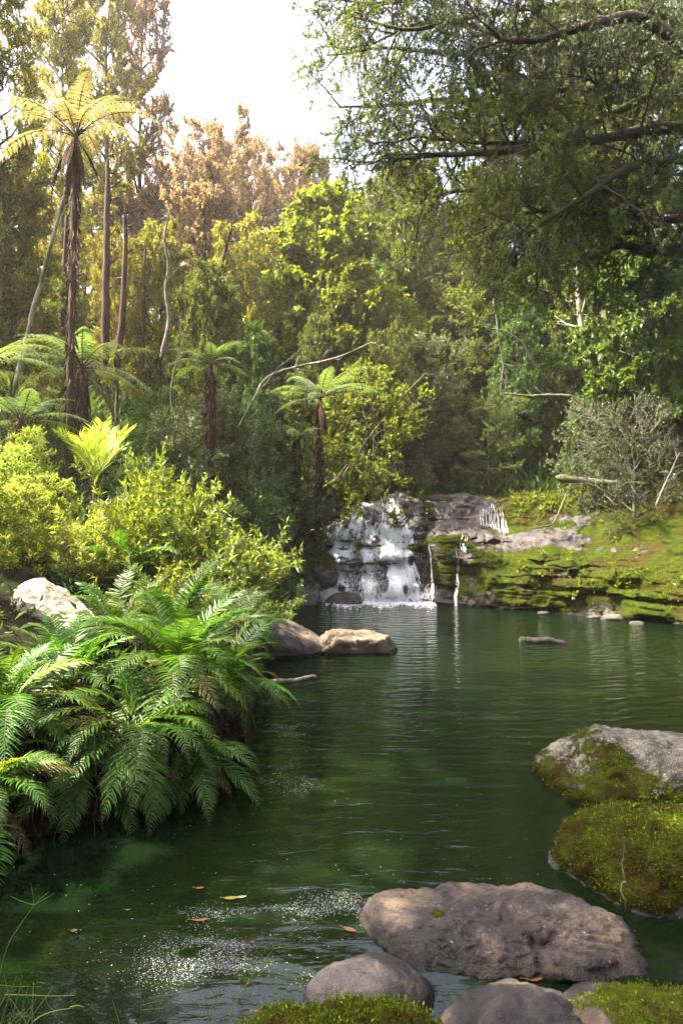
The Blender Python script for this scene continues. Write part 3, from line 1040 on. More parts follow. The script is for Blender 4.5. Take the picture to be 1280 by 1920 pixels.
def foam_line():
    """white foam and glints gathered on the pool"""
    rng = np.random.default_rng(3)
    mb = MB()
    # boil under the fall
    n = 2600
    a = rng.random(n)
    x = np.interp(a, [0, .12, .8, 1], [W(612, 0, 15)[0], W(640, 0, 15)[0], W(795, 0, 15)[0], W(812, 0, 15)[0]])
    y = 15.05 - np.abs(rng.normal(size=n)) * .26 * (.5 + 1.2 * np.abs(np.sin(x * 4.1 + 1))) - .08 * rng.random(n)
    p = np.stack([x, y, .006 + .02 * rng.random(n)], -1)
    V, F = leaves(p, rng.normal(size=(n, 3)) * np.array([1, 1, .3]), np.array([[0, 0, 1.0]]) + .4 * rng.normal(size=(n, 3)), .05 * rng.random(n) + .015, .04 * rng.random(n) + .012)
    mb.add(V, F)
    o = mb.build('foam', M['foam'], smooth_f=False)
    tag(o, 'churned white foam where the waterfall meets the pool', 'foam', kind='stuff')
    # speckled scum patches: (px, py, sx, sy, n, size)
    mb = MB()
    for px, py, sx, sy, n, s in ((545, 1363, 26, 6, 330, .010), (530, 1385, 34, 7, 500, .010), (505, 1450, 42, 12, 750, .009), (565, 1480, 22, 8, 220, .008),
                                 (600, 1700, 55, 17, 900, .0062), (655, 1685, 30, 12, 300, .006), (350, 1800, 62, 26, 1150, .006), (420, 1790, 45, 22, 500, .006), (395, 1715, 42, 10, 330, .006),
                                 (560, 1745, 40, 10, 120, .005), (780, 1652, 60, 5, 330, .006), (1010, 1660, 30, 5, 160, .006), (590, 1840, 20, 10, 60, .006), (340, 1830, 90, 30, 160, .005)):
        n = int(n * 2.2)
        u = rng.normal(size=n) * sx + px
        v = rng.normal(size=n) * sy + py
        Y = CAMZ * 1280 / (v - 960)
        X = (u - 640) / 1280 * Y
        keep = (fbm(np.stack([X * 6, Y * 9, 0 * X], -1), 4, 4) > -.02) & (rng.random(n) < .8)
        X, Y = X[keep], Y[keep]
        p = np.stack([X, Y, np.full(len(X), .004)], -1)
        q = rng.random(len(X)) ** 2
        V, F = leaves(p, np.stack([rng.normal(size=len(X)), .3 * rng.normal(size=len(X)), 0 * X], -1), np.array([[0, 0, 1.0]]) + 0 * p, s * (.28 + .9 * q), s * (.22 + .5 * q), fold=0.02)
        mb.add(V, F)
    # loose flecks everywhere
    n = 800
    Y = 3 + 11 * rng.random(n) ** 1.2
    X = rng.uniform(-.5, .5, n) * Y
    keep = poly_sd(X, Y) < -.1
    X, Y = X[keep], Y[keep]
    p = np.stack([X, Y, np.full(len(X), .004)], -1)
    V, F = leaves(p, np.stack([rng.normal(size=len(X)), rng.normal(size=len(X)), 0 * X], -1), np.array([[0, 0, 1.0]]) + 0 * p, .004 + .007 * rng.random(len(X)), .006, fold=0.02)
    mb.add(V, F)
    o = mb.build('foam', M['fleck'], smooth_f=False)
    tag(o, 'white flecks of scum drifting in patches on the dark pool', 'foam flecks', kind='stuff')
foam_line()

# ------------------------------------------------------------------ boulders
def ico(sub):
    bm = bmesh.new()
    bmesh.ops.create_icosphere(bm, subdivisions=sub, radius=1.0)
    V = np.array([v.co[:] for v in bm.verts])
    F = np.array([[v.index for v in f.verts] for f in bm.faces])
    bm.free()
    return V, F
ICO = {k: ico(k) for k in (3, 4, 5, 6)}


def rock_shape(seed, scale, planes=(), sub=5, nplanes=9, rough=.05, cut=(.72, .98), soft=14.0, rotz=0.0, fine=.35, lim=1.12, grooves=()):
    rng = np.random.default_rng(seed)
    d, F = ICO[sub]
    d = nrm(d)
    ns, hs = [], []
    for n, h in planes:
        ns.append(n)
        hs.append(h)
    rn = nrm(rng.normal(size=(nplanes, 3)))
    for k in range(nplanes):
        ns.append(rn[k])
        hs.append(rng.uniform(*cut))
    ns = nrm(np.array(ns, float))
    hs = np.array(hs)
    dots = np.maximum(d @ ns.T, 1e-3)
    inv = dots / hs                    # r = 1/max(inv) with a soft maximum
    rr = 1.0 / (np.log(np.exp(soft * inv).sum(1) + np.exp(soft / lim)) / soft)
    V = d * rr[:, None]
    V = V * np.array(scale)
    sc_ = float(np.mean(scale))
    o = rng.random(3) * 50
    dis = rough * (fbm(V / sc_ * 1.3 + o, 4, seed) * 1.4 + fine * fbm(V / sc_ * 5 + o, 4, seed + 5) + fine * .45 * fbm(V / sc_ * 16 + o, 3, seed + 9)) * sc_
    # chipped plates: shallow terraces with sharp little edges
    q = fbm(V / sc_ * 1.7 + o + 9, 3, seed + 3) * 5
    fr = q - np.floor(q)
    ter = (np.floor(q) + smooth(.0, .12, fr) - q) / 5
    dis = dis + rough * 1.9 * ter * sc_
    q = fbm(V / sc_ * np.array([2.5, 2.5, 5.5]) + o + 3, 4, seed + 6) * 4
    fr = q - np.floor(q)
    dis = dis + rough * .9 * (np.floor(q) + smooth(.0, .12, fr) - q) / 4 * sc_
    gs = list(grooves)
    if not gs and sub >= 5:
        gs = [(nrm(rng.normal(size=3)), rng.uniform(-.3, .3), .013) for _ in range(2)]
    for gn, gc, gd in gs:
        gn = nrm(np.array(gn, float))
        wv = (V @ gn) / sc_ - gc + .22 * fbm(V / sc_ * 1.6 + o + 5, 4, seed + 12)
        part = smooth(-.15, .15, fbm(V / sc_ * 1.1 + o + 8, 2, seed + 14))
        dis = dis - gd * 2.2 * sc_ * np.exp(-(wv / .028) ** 2) * part + gd * 1.2 * sc_ * smooth(0, .12, wv) * part
    V = V + d * dis[:, None]
    if rotz:
        c, s = math.cos(rotz), math.sin(rotz)
        V = np.stack([V[:, 0] * c - V[:, 1] * s, V[:, 0] * s + V[:, 1] * c, V[:, 2]], -1)
    return V, F


def vnormals(V, F):
    fn = np.cross(V[F[:, 1]] - V[F[:, 0]], V[F[:, 2]] - V[F[:, 0]])
    n = np.zeros_like(V)
    for k in range(3):
        np.add.at(n, F[:, k], fn)
    return nrm(n)


def moss_tufts(mb, V, N, mask, n, rng, size=.012, spread=.7):
    idx = np.flatnonzero(mask)
    if not len(idx): return
    w = idx[rng.integers(0, len(idx), n)]
    p = V[w] + rng.normal(size=(n, 3)) * size * .8
    d = nrm(N[w] + rng.normal(size=(n, 3)) * spread)
    Vv, F = leaves(p - N[w] * size * .3, d, rng.normal(size=(n, 3)), size * (.6 + rng.random(n)), size * (.35 + .4 * rng.random(n)))
    mb.add(Vv, F)


def litter_on(V, N, n, seed, root):
    rg = np.random.default_rng(seed)
    idx = np.flatnonzero(N[:, 2] > .75)
    w = idx[rg.integers(0, len(idx), n)]
    p = V[w] + N[w] * .002
    d = rg.normal(size=(n, 3)) * np.array([1, 1, .15])
    q = rg.random(n) ** 2
    Vv, Ff = leaves(p, d, N[w] + rg.normal(size=(n, 3)) * .25, .006 + .028 * q, .003 + .008 * q * rg.random(n), fold=.1)
    mb = MB()
    mb.add(Vv, Ff)
    o = mb.build('litter', M['litter'], root, smooth_f=False)
    o['kind'] = 'stuff'


def boulder(name, label, cat, loc, scale, mat, seed, moss_fn=None, tufts=0, tsize=.012, group=None, litter=0, **kw):
    V, F = rock_shape(seed, scale, **kw)
    N = vnormals(V, F)
    att = np.full(len(V), -1.0)
    if moss_fn is not None:
        att = moss_fn(V, N)
    mb = MB()
    mb.add(V, F, att)
    if tufts > 5000:
        up = smooth(.3, .7, att)[:, None]
        V = V + N * up * (.045 * fbm(V * 9, 3, seed)[:, None] + .018 * fbm(V * 26, 2, seed + 1)[:, None])
        mb = MB()
        mb.add(V, F, att)
        N = vnormals(V, F)
    if tufts:
        root = thing(name, label, cat, loc, group=group)
        mb.build('stone', mat, root, att_name='moss')
        rng = np.random.default_rng(seed + 100)
        nz = fbm(V * 9 / 1.0, 4, 77) * .45
        above = V[:, 2] + loc[2] > .01
        gold = fbm(V * 5 + 31, 4, seed + 2) > .14
        for sel, mt, sz in ((~gold, 'moss', 1.0), (gold, 'moss_gold', .8)):
            mb2 = MB()
            moss_tufts(mb2, V, N, (att + nz > .45) & above & sel, int(tufts * (.6 if mt == 'moss' else .5)), rng, tsize * sz)
            if mb2.n:
                o = mb2.build('moss', M[mt], root, smooth_f=False)
                o['kind'] = 'stuff'
        if litter: litter_on(V, N, litter, seed + 7, root)
        return root
    o = mb.build(name, mat, None, att_name='moss', loc=loc)
    tag(o, label, cat, group)
    return o

GB = 'boulders in and around the pool'
T_UP = ((0, 0, 1), .62)
# long flat boulder in the foreground
boulder('boulder', 'long flat brown boulder lying in the water at the front', 'boulder', (.785, 3.20, -.03), (.61, .315, .245), M['rock_brown'], 23,
        planes=(((-.06, .05, 1), .56), ((.05, -1, -.35), .80), ((-.35, -.6, .75), .70), ((.3, -.55, .8), .72), ((-.9, -.3, .3), .92), ((.95, -.1, .2), .95), ((.1, 1, .1), .9)), nplanes=3, rough=.10, sub=6, soft=30, lim=1.25, grooves=(((.7, .55, -.4), -.35, .022), ((.25, .3, 1), .12, .014), ((-.8, .6, .1), -.55, .012)),
        moss_fn=lambda V, N: .28 * N[:, 2] - .35 + .6 * np.exp(-((V[:, 0] + .33) / .08) ** 2 - ((V[:, 1] - .02) / .06) ** 2), tufts=50, tsize=.008, group=GB, cut=(.8, .98), litter=170)
boulder('boulder', 'smooth rounded dark boulder touching the left end of the long flat boulder', 'boulder', (.115, 2.83, -.02), (.245, .17, .165), M['rock_dark'], 31,
        planes=(((0, 0, 1), .85),), nplanes=4, rough=.06, sub=5, group=GB, cut=(.85, 1.0))
boulder('boulder', 'dark rugged boulder at the bottom edge below the long flat boulder', 'boulder', (.64, 2.40, .06), (.34, .24, .24), M['rock_dark'], 47,
        planes=(((.1, 0, 1), .8), ((-.7, 0, .7), .8), ((.75, .1, .65), .8)), nplanes=6, rough=.12, sub=5, group=GB,
        moss_fn=lambda V, N: .3 * N[:, 2] - .25)
boulder('boulder', 'grey lichen-spotted boulder with moss round its foot at the right edge', 'boulder', (2.36, 5.05, -.06), (.86, .55, .50), M['rock_grey'], 12,
        planes=(((.30, -.05, .95), .60), ((-.80, -.1, .60), .84), ((0, -.8, .6), .74), ((-.35, -.55, .8), .78)), nplanes=5, rough=.10, sub=6, soft=26,
        moss_fn=lambda V, N: .95 - 3.6 * np.clip(V[:, 2] - .02, 0, 1) + .85 * np.exp(-((V[:, 0] + .40) / .20) ** 2 - ((V[:, 2] - .32) / .14) ** 2) + .1 * N[:, 2] - .25 * np.clip(-N[:, 0] - .6, 0, 1),
        tufts=9000, tsize=.013, group=GB, cut=(.85, 1.0), litter=120)
boulder('boulder', 'boulder thickly covered in yellow-green moss beside the lichen-spotted boulder', 'boulder', (1.90, 3.76, -.04), (.68, .42, .36), M['rock_moss'], 9,
        planes=(((.05, .1, 1), .80), ((-.75, -.3, .55), .80), ((0, -.9, .35), .80)), nplanes=4, rough=.10, sub=6, soft=18,
        moss_fn=lambda V, N: 1.0 + .9 * fbm(V * 3.2 + 8, 4, 3) - 1.2 * np.exp(-((V[:, 0] - .02) / .16) ** 2 - ((V[:, 2] - .06) / .08) ** 2) - .9 * smooth(.10, .03, V[:, 2]), tufts=26000, tsize=.013, group=GB, cut=(.85, 1.0), litter=160)
boulder('boulder', 'mossy rock filling the bottom right corner', 'boulder', (1.12, 2.36, .02), (.42, .30, .26), M['rock_tan'], 19,
        planes=(((0, .1, 1), .8),), nplanes=5, rough=.08, sub=5, moss_fn=lambda V, N: .55 + .3 * N[:, 2] - .35 * (V[:, 0] < -.2) + .3 * fbm(V * 5, 3, 2), tufts=7000, tsize=.011, group=GB, cut=(.8, 1.0))
boulder('rock', 'small dark rock with a green moss tip behind the bottom right mossy rock', 'rock', (1.03, 2.66, .01), (.17, .12, .12), M['rock_dark'], 53,
        nplanes=7, rough=.1, sub=4, moss_fn=lambda V, N: -.4 + 1.6 * np.exp(-((V[:, 0] - .03) / .05) ** 2 - ((V[:, 2] - .1) / .05) ** 2), tufts=350, tsize=.010, group=GB)
boulder('rock', 'small bluish wet rock wedged between the rounded boulder and the rugged boulder', 'rock', (.30, 2.42, .02), (.11, .1, .11), M['rock_dark'], 61, nplanes=8, rough=.1, sub=4, group=GB)
boulder('boulder', 'low mound of golden-green moss over rock at the bottom edge', 'mossy rock', (.0, 2.34, .03), (.40, .26, .24), M['rock_moss'], 71,
        planes=(((0, 0, 1), .85),), nplanes=4, rough=.09, sub=5, moss_fn=lambda V, N: np.full(len(V), 1.1), tufts=14000, tsize=.012, group=GB, cut=(.85, 1.0))
# left bank
p = W(660, 1210, 9.7)
boulder('boulder', 'flat-topped tan rock standing in the water off the left bank', 'rock', (p[0] + .02, 9.85, .02), (.62, .40, .30), M['rock_tan'], 82,
        planes=(((.08, 0, 1), .70), ((-.8, 0, .6), .85), ((0, -1, -.1), .85), ((.95, -.2, .2), .9)), nplanes=4, rough=.12, sub=5, soft=26, lim=1.2, group=GB, moss_fn=lambda V, N: -.4 + .3 * (V[:, 2] < .1), cut=(.82, 1.0))
boulder('boulder', 'brown sloping rock at the tip of the left bank behind the flat-topped rock', 'boulder', (-.95, 9.9, .05), (.70, .55, .50), M['rock_brown'], 88,
        planes=(((.5, 0, .85), .62),), nplanes=6, rough=.1, sub=5, group=GB, moss_fn=lambda V, N: .0 + .3 * N[:, 2], cut=(.8, 1.0))
boulder('boulder', 'pale sunlit boulder rising behind the ferns at the left edge', 'boulder', (-2.98, 6.6, .88), (.66, .46, .50), M['rock_pale'], 93,
        planes=(((.55, -.2, .8), .62), ((-.45, -.3, .85), .70), ((0, -1, .2), .7)), nplanes=6, rough=.12, sub=5, group=GB, cut=(.75, .98))
boulder('boulder', 'wet dark boulder at the left foot of the waterfall', 'boulder', (-1.05, 14.75, .1), (.62, .45, .5), M['rock_moss'], 97,
        planes=(((.2, -.3, .9), .75),), nplanes=8, rough=.12, sub=5, group=GB, moss_fn=lambda V, N: .25 + .4 * N[:, 2] * .6, cut=(.75, .98))
boulder('boulder', 'small wet rock at the base of the white water', 'rock', (.08, 14.85, .0), (.38, .28, .26), M['ledge'], 98, nplanes=8, rough=.14, sub=4, group=GB)
boulder('boulder', 'mossy block beside the left edge of the waterfall', 'boulder', (-.55, 15.35, .7), (.5, .4, .4), M['rock_moss'], 101, nplanes=9, rough=.14, sub=5, group=GB,
        moss_fn=lambda V, N: .3 + .5 * N[:, 2], cut=(.7, .98))
for k, (px, Y, s, lb) in enumerate(((1150, 12.75, .24, 'flat pale stone at the waterline under the mossy ledge'), (1115, 12.95, .16, 'small flat stone at the waterline left of the pale one'),
                                   (1195, 12.2, .14, 'small stone at the waterline nearest the right edge'), (1018, 13.45, .12, 'single pebble-like stone below the mossy ledge'))):
    boulder('rock', lb, 'rock', ((px - 640) / 1280 * Y, Y, .01), (s, s * .6, s * .28), M['rock_grey'], 200 + k, nplanes=7, rough=.1, sub=4, group='small stones along the waterline')
# loose stones on the near shore and on the pool bed
rng = np.random.default_rng(8)
for k in range(7):
    x, y = ((.45, 2.62), (.85, 2.7), (1.45, 2.9), (1.6, 3.2), (-.35, 2.9), (.2, 3.3), (1.35, 2.55))[k]
    lbs = ('submerged stone in front of the long flat boulder', 'submerged stone under the dark rugged boulder', 'drowned stone in the channel by the mossy boulder', 'submerged stone beside the mossy boulder foot',
           'greenish stone under water left of the rounded boulder', 'greenish stone under water above the rounded boulder', 'wet stone half under water near the bottom right corner')
    boulder('rock', lbs[k], 'rock', (x, y, -.14), (.16 + .04 * k % .1, .12, .09), M['rock_tan'], 300 + k, nplanes=6, rough=.1, sub=4, group='stones under the water')

# ------------------------------------------------------------------ ferns
def frond_mesh(rng, L=.9, th0=60, th1=-40, n=34, plen=.15, pw=.023, mat='fern', base_gap=.12, droop=.25, seg=5, twist=0.0, kp=1.3, vee=.25, fwd=.45):
    """once-divided fern frond in the local XZ plane starting at the origin"""
    ms = 40
    s = np.linspace(0, 1, ms)
    th = np.radians(th0 + (th1 - th0) * s ** kp)
    ds = L / (ms - 1)
    bend = .10 * math.sin(rng.uniform(0, 6)) * s ** 2 * L
    x = np.concatenate([[0], np.cumsum(np.cos(th[:-1]) * ds)])
    z = np.concatenate([[0], np.cumsum(np.sin(th[:-1]) * ds)])
    Pth = np.stack([x, bend + twist * s ** 2, z], -1)
    T = nrm(np.gradient(Pth, axis=0))
    mb = MB()
    V, F = tubes(Pth[None, ::3], (.0045 * (1 - .8 * s[::3]) * (L / .9))[None], 4)
    mb.add(V, F, mi=1)
    side = np.array([0, 1.0, 0])
    si = base_gap + (1 - base_gap) * np.linspace(0, 1, n)
    prof = np.clip(np.sin(np.pi * np.clip(.12 + .88 * (1 - (1 - np.linspace(0, 1, n)) ** 1.0), 0, 1) ** .9), 0.06, 1) ** .65
    a = np.linspace(0, 1, n)
    prof = np.minimum(1, (.35 + a * 3.2)) * np.clip((1 - a) * 1.9, .05, 1) ** .85
    ks = np.linspace(0, 1, seg)
    wp = np.array([.55, 1, .88, .55, 0.02])[:seg]
    for sg in (-1, 1):
        x0 = si * (ms - 1)
        i = np.clip(x0.astype(int), 0, ms - 2)
        f = (x0 - i)[:, None]
        p = Pth[i] * (1 - f) + Pth[i + 1] * f
        t = T[i]
        nrmv = nrm(np.cross(t, np.broadcast_to(side, t.shape)) * -1)
        nrmv = np.where(nrmv[:, 2:3] < 0, nrmv, nrmv)
        up = nrm(np.cross(np.broadcast_to(side, t.shape), t)) * -1
        up = np.where((up * np.array([0, 0, 1.0])).sum(-1, keepdims=True) < 0, -up, up) if abs(th0) < 88 else up
        d = nrm(side * sg + t * (fwd + .15 * rng.normal(size=(n, 1)) + .5 * a[:, None] ** 2) + up * (vee + .08 * rng.normal(size=(n, 1))))
        ln = plen * prof * (1 + .08 * rng.normal(size=n))
        # points along pinna; it curls forward and droops
        pts = p[:, None] + d[:, None] * (ks[None, :, None] * ln[:, None, None])
        pts = pts + t[:, None] * (ks[None, :, None] ** 2 * ln[:, None, None] * .22)
        pts[..., 2] -= (ks[None] ** 2 * ln[:, None] * (droop + .12 * rng.random((n, 1))))
        wd = pw * np.minimum(1, prof * 1.3)[:, None] * wp[None] * .5
        wdir = nrm(t)[:, None]
        Vl = pts + wdir * wd[..., None]
        Vr = pts - wdir * wd[..., None]
        Vm = pts - up[:, None] * wd[..., None] * .45
        V = np.stack([Vl, Vm, Vr], 2).reshape(-1, 3)
        base = (np.arange(n) * seg * 3)[:, None, None]
        ii = np.arange(seg - 1)[None, :, None] * 3
        jj = np.arange(2)[None, None]
        F = np.stack([base + ii + jj, base + ii + jj + 1, base + ii + 3 + jj + 1, base + ii + 3 + jj], -1).reshape(-1, 4)
        mb.add(V, F)
    me = mb.mesh('frond', True)
    me.materials.append(M[mat])
    me.materials.append(M['twig'] if mat != 'fern_lime' else M['fern_lime'])
    return me

rng = np.random.default_rng(77)
FR = {}
for tier, (a0, a1, ln) in {'erect': (82, 8, .85), 'mid': (66, -25, .95), 'low': (38, -58, .95), 'hang': (5, -80, .85)}.items():
    FR[tier] = [frond_mesh(rng, L=ln * rng.uniform(.9, 1.1), th0=a0 + rng.uniform(-6, 6), th1=a1 + rng.uniform(-12, 12), n=32, twist=rng.uniform(-.12, .12)) for _ in range(4)]
FR['old'] = [frond_mesh(rng, L=.85, th0=40, th1=-60, mat='fern_old', n=30), frond_mesh(rng, L=.8, th0=12, th1=-72, mat='fern_old', n=28, droop=.5)]
FR['lime'] = [frond_mesh(rng, L=.7, th0=60, th1=-25, mat='fern_lime', n=30), frond_mesh(rng, L=.75, th0=20, th1=-60, mat='fern_lime', n=30)]
FR['dead'] = [frond_mesh(rng, L=.75, th0=-35, th1=-85, mat='fern_dead', n=26, droop=.8, plen=.09), frond_mesh(rng, L=.7, th0=-10, th1=-82, mat='fern_dead', n=26, droop=.9, plen=.09)]


def fern(label, loc, seed, n=24, scale=1.0, hang_dir=None, lime=2, dead=6, mix=(.18, .37, .33, .12), group='ferns on the left bank', name='fern'):
    rg = np.random.default_rng(seed)
    root = thing(name, label, 'fern', tuple(loc), group=group)
    tiers = ['erect', 'mid', 'low', 'hang']
    kinds = list(rg.choice(tiers, n, p=mix)) + ['lime'] * lime + ['dead'] * dead + ['old'] * (dead // 3 + 1)
    for k, kd in enumerate(kinds):
        me = FR[kd][rg.integers(len(FR[kd]))]
        az = k * 2.39996 + rg.uniform(-.3, .3)
        if hang_dir is not None and kd in ('low', 'hang', 'lime'):
            az = R(hang_dir) + rg.normal() * 1.0
        o = bpy.data.objects.new('frond', me)
        C.objects.link(o)
        o.parent = root
        s = scale * rg.uniform(.72, 1.12)
        o.scale = (s, s * rg.uniform(.85, 1.15), s)
        o.rotation_euler = (rg.uniform(-.22, .22), rg.uniform(-.15, .15), az)
        o.location = (.04 * math.cos(az), .04 * math.sin(az), rg.uniform(-.05, .05))
        if kd == 'old': o['label'] = 'yellowing half-brown frond'
        if kd == 'lime': o['label'] = 'fresh lime-green frond'
        if kd == 'dead': o['label'] = 'withered brown frond'
    # scaly stock
    k = 14
    zz = np.linspace(-.6, .05, k)
    th = np.stack([.02 * np.sin(zz * 9), .02 * np.cos(zz * 7), zz], -1) * scale
    V, F = tubes(th[None], (.055 + .02 * rg.random((1, k))) * scale, 8)
    mb = MB()
    mb.add(V, F)
    nn = 260
    pz = rg.uniform(-.55, .05, nn)
    aa = rg.uniform(0, 6.28, nn)
    p = np.stack([.06 * np.cos(aa), .06 * np.sin(aa), pz], -1) * scale
    d = np.stack([np.cos(aa) * .6, np.sin(aa) * .6, rg.uniform(-1.4, .2, nn)], -1)
    V, F = leaves(p, d, rg.normal(size=(nn, 3)), .12 * scale, .012 * scale)
    mb.add(V, F)
    mb.build('stock', M['fibre'], root)
    return root


fern('large fern in the middle of the fern bank with fronds reaching over the water', W(330, 1265, 5.35), 1, 34, 1.0, hang_dir=-50)
fern('fern with long low fronds sweeping down to the dark water', W(255, 1375, 4.75), 2, 28, .86, hang_dir=-75, mix=(.05, .25, .4, .3))
fern('fern with tall arching fronds in front of the pale boulder', W(130, 1290, 5.3), 3, 30, .9)
fern('fern at the left edge half out of view above the water', W(5, 1340, 4.6), 4, 26, .95, hang_dir=-60)
fern('fern farthest out over the pool on the fern bank', W(415, 1290, 5.75), 5, 28, .85, hang_dir=-20, mix=(.12, .3, .38, .2))
fern('upright fern on the bank behind the middle fern', W(330, 1190, 6.4), 6, 26, .95)
fern('upright fern near the shrubs at the back of the fern bank', W(430, 1190, 6.9), 7, 22, .8)
fern('fern growing low at the left edge over the dark water', W(-45, 1500, 3.9), 8, 20, .72, hang_dir=-40, mix=(.05, .25, .4, .3))
fern('fern tucked right of the pale boulder', W(215, 1190, 6.3), 9, 20, .85)
fern('fern between the pale boulder and the leafy shrubs', W(110, 1085, 8.4), 10, 20, 1.0, lime=0, dead=0, mix=(.1, .4, .4, .1))
fern('fern under the leafy shrub at the middle of the left bank', W(225, 1090, 8.0), 12, 20, .95, lime=1, dead=0)
fern('small fern trailing from the bank near the brown sloping rock', W(500, 1175, 8.6), 11, 14, .55, lime=0, dead=0)
fern('deep green fern on the bank face under the sweeping fronds', W(160, 1440, 4.55), 13, 18, .68, hang_dir=-80, mix=(0, .15, .4, .45), lime=1)
fern('small fern hanging at the waterline right of the brown stock', W(350, 1420, 4.9), 14, 16, .7, hang_dir=-60, mix=(0, .15, .4, .45), lime=1, dead=1)

# ------------------------------------------------------------------ tree ferns
def tfrond(rng, L=2.4, th0=35, th1=-50, n=25, plen=.36, mat='tfern', dead=False):
    ms = 50
    s = np.linspace(0, 1, ms)
    th = np.radians(th0 + (th1 - th0) * s ** 1.2)
    ds = L / (ms - 1)
    x = np.concatenate([[0], np.cumsum(np.cos(th[:-1]) * ds)])
    z = np.concatenate([[0], np.cumsum(np.sin(th[:-1]) * ds)])
    P = np.stack([x, .1 * s ** 2 * rng.normal(), z], -1) if False else np.stack([x, .25 * s ** 2 * rng.normal() + 0 * x, z], -1)
    T = nrm(np.gradient(P, axis=0))
    mb = MB()
    V, F = tubes(P[None, ::4], (.018 * (1 - .85 * s[::4]))[None], 4)
    mb.add(V, F, mi=1)
    side = np.array([0, 1.0, 0])
    a = np.linspace(0, 1, n)
    prof = np.minimum(1, .3 + a * 3) * np.clip((1 - a) * 1.35, .04, 1) ** .9
    for sg in (-1, 1):
        x0 = (.16 + .84 * a) * (ms - 1)
        i = np.clip(x0.astype(int), 0, ms - 2)
        p, t = P[i], T[i]
        up = nrm(np.cross(np.broadcast_to(side, t.shape), t)) * -1
        d = nrm(side * sg + t * (.35 + .5 * a[:, None] ** 2) - np.array([0, 0, .25]))
        ln = plen * prof * (1 + .06 * rng.normal(size=n))
        q = 13
        kk = (np.arange(q) + .5) / q
        pr = np.clip(np.minimum(1, .5 + kk * 2) * (1 - kk) ** .6, .1, 1)
        for s2 in (-1, 1):
            pp = p[:, None] + d[:, None] * (kk[None, :, None] * ln[:, None, None])
            pp[..., 2] -= kk[None] ** 2 * ln[:, None] * .25
            dd = nrm(t[:, None] * s2 + d[:, None] * .5 + 0 * pp)
            LL = (.060 * pr[None] * np.minimum(1, prof * 1.5)[:, None])
            N = np.broadcast_to(up[:, None], pp.shape)
            V, F = leaves(pp.reshape(-1, 3), dd.reshape(-1, 3), N.reshape(-1, 3) * -1, LL.ravel(), LL.ravel() * .55 + .006, fold=.1)
            mb.add(V, F)
    me = mb.mesh('frond', True)
    me.materials.append(M[mat])
    me.materials.append(M['fibre'])
    return me

rng = np.random.default_rng(5)
TF = {'up': [tfrond(rng, 2.3, 55, -35), tfrond(rng, 2.4, 42, -45)], 'low': [tfrond(rng, 2.4, 22, -55), tfrond(rng, 2.3, 12, -62)],
      'gold': [tfrond(rng, 2.5, 58, -40, mat='tfern_gold'), tfrond(rng, 2.9, 45, -70, mat='tfern_gold'), tfrond(rng, 2.8, 25, -85, mat='tfern_gold')],
      'dead': [tfrond(rng, 2.0, -45, -89, mat='fern_dead', plen=.10), tfrond(rng, 1.5, -70, -89, mat='fern_dead', plen=.08)]}


def tree_fern(label, crown, scale=1.0, n=15, seed=0, gold=False, tilt=0.0, dead=5, azs=None, base=None):
    rg = np.random.default_rng(seed)
    x, y, z = crown
    if base is None: base = (x + tilt, y)
    g = gh(*base)
    root = thing('tree_fern', label, 'tree fern', (base[0], base[1], g), group='tree ferns')
    m = 14
    k = np.linspace(0, 1, m)
    P = np.stack([(x - base[0]) * k ** 1.2, (y - base[1]) * k, (z - g + .3) * k - .3], -1)
    V, F = tubes(P[None], ((.07 - .02 * k) * (.8 + .2 * scale) * (1 + .1 * rg.normal(size=m)))[None], 9)
    mb = MB()
    mb.add(V, F)
    nn = 420
    kk = rg.random(nn)
    pc = np.stack([np.interp(kk, k, P[:, j]) for j in range(3)], -1)
    aa = rg.uniform(0, 6.28, nn)
    p = pc + np.stack([np.cos(aa), np.sin(aa), 0 * aa], -1) * .06
    V, F = leaves(p, np.stack([np.cos(aa) * .28, np.sin(aa) * .28, -1 + 0 * aa], -1), rg.normal(size=(nn, 3)), .25, .03)
    mb.add(V, F)
    mb.build('trunk', M['fibre'], root)
    cz = (x - base[0], y - base[1], z - g)
    for i in range(n + dead):
        kd = ('gold' if gold else ('up' if i % 3 else 'low')) if i < n else 'dead'
        o = bpy.data.objects.new('frond', TF[kd][rg.integers(len(TF[kd]))])
        C.objects.link(o)
        o.parent = root
        o.location = cz
        s = scale * rg.uniform(.8, 1.1)
        o.scale = (s, s, s)
        az = (azs[i] if azs and i < len(azs) else None)
        o.rotation_euler = (rg.uniform(-.15, .15), rg.uniform(-.12, .12), R(az) if az is not None else i * 2.39996 + rg.uniform(-.2, .2))
    return root


tree_fern('tall tree fern standing against the sky at upper left', W(143, 258, 12.2), .72, 20, 2, gold=True, base=(W(125, 0, 12.2)[0], 12.3), dead=16)
tree_fern('tree fern with wide green crown above the fan palm', W(155, 690, 13.0), .80, 13, 3, azs=(178, 150, 10, -15, -35, 205, 60, 100, -60, 230, -100, -140, 30))
tree_fern('tree fern left of the waterfall with fronds layered to the right', W(600, 748, 14.9), .72, 15, 4, azs=(5, -15, 20, 175, -40, 60, 200, -70, 10, -100, 130, -20, 90, 160), base=(-.6, 16.4))
tree_fern('small tree fern with pale fronds behind the grey-green shrubs', W(395, 682, 13.2), .5, 10, 6, azs=(20, 150, -10, 170, -40, 60, 100, 200, -80), dead=2)
tree_fern('tree fern low behind the bright shrubs at the far left', W(-30, 690, 12.0), .75, 12, 7)
tree_fern('dark tree fern in the shade left of the wide-crowned one', W(40, 790, 11.5), .6, 12, 8)
tree_fern('tree fern with drooping fronds just left of the waterfall top', W(555, 825, 14.9), .42, 10, 9, base=(-1.1, 16.2))
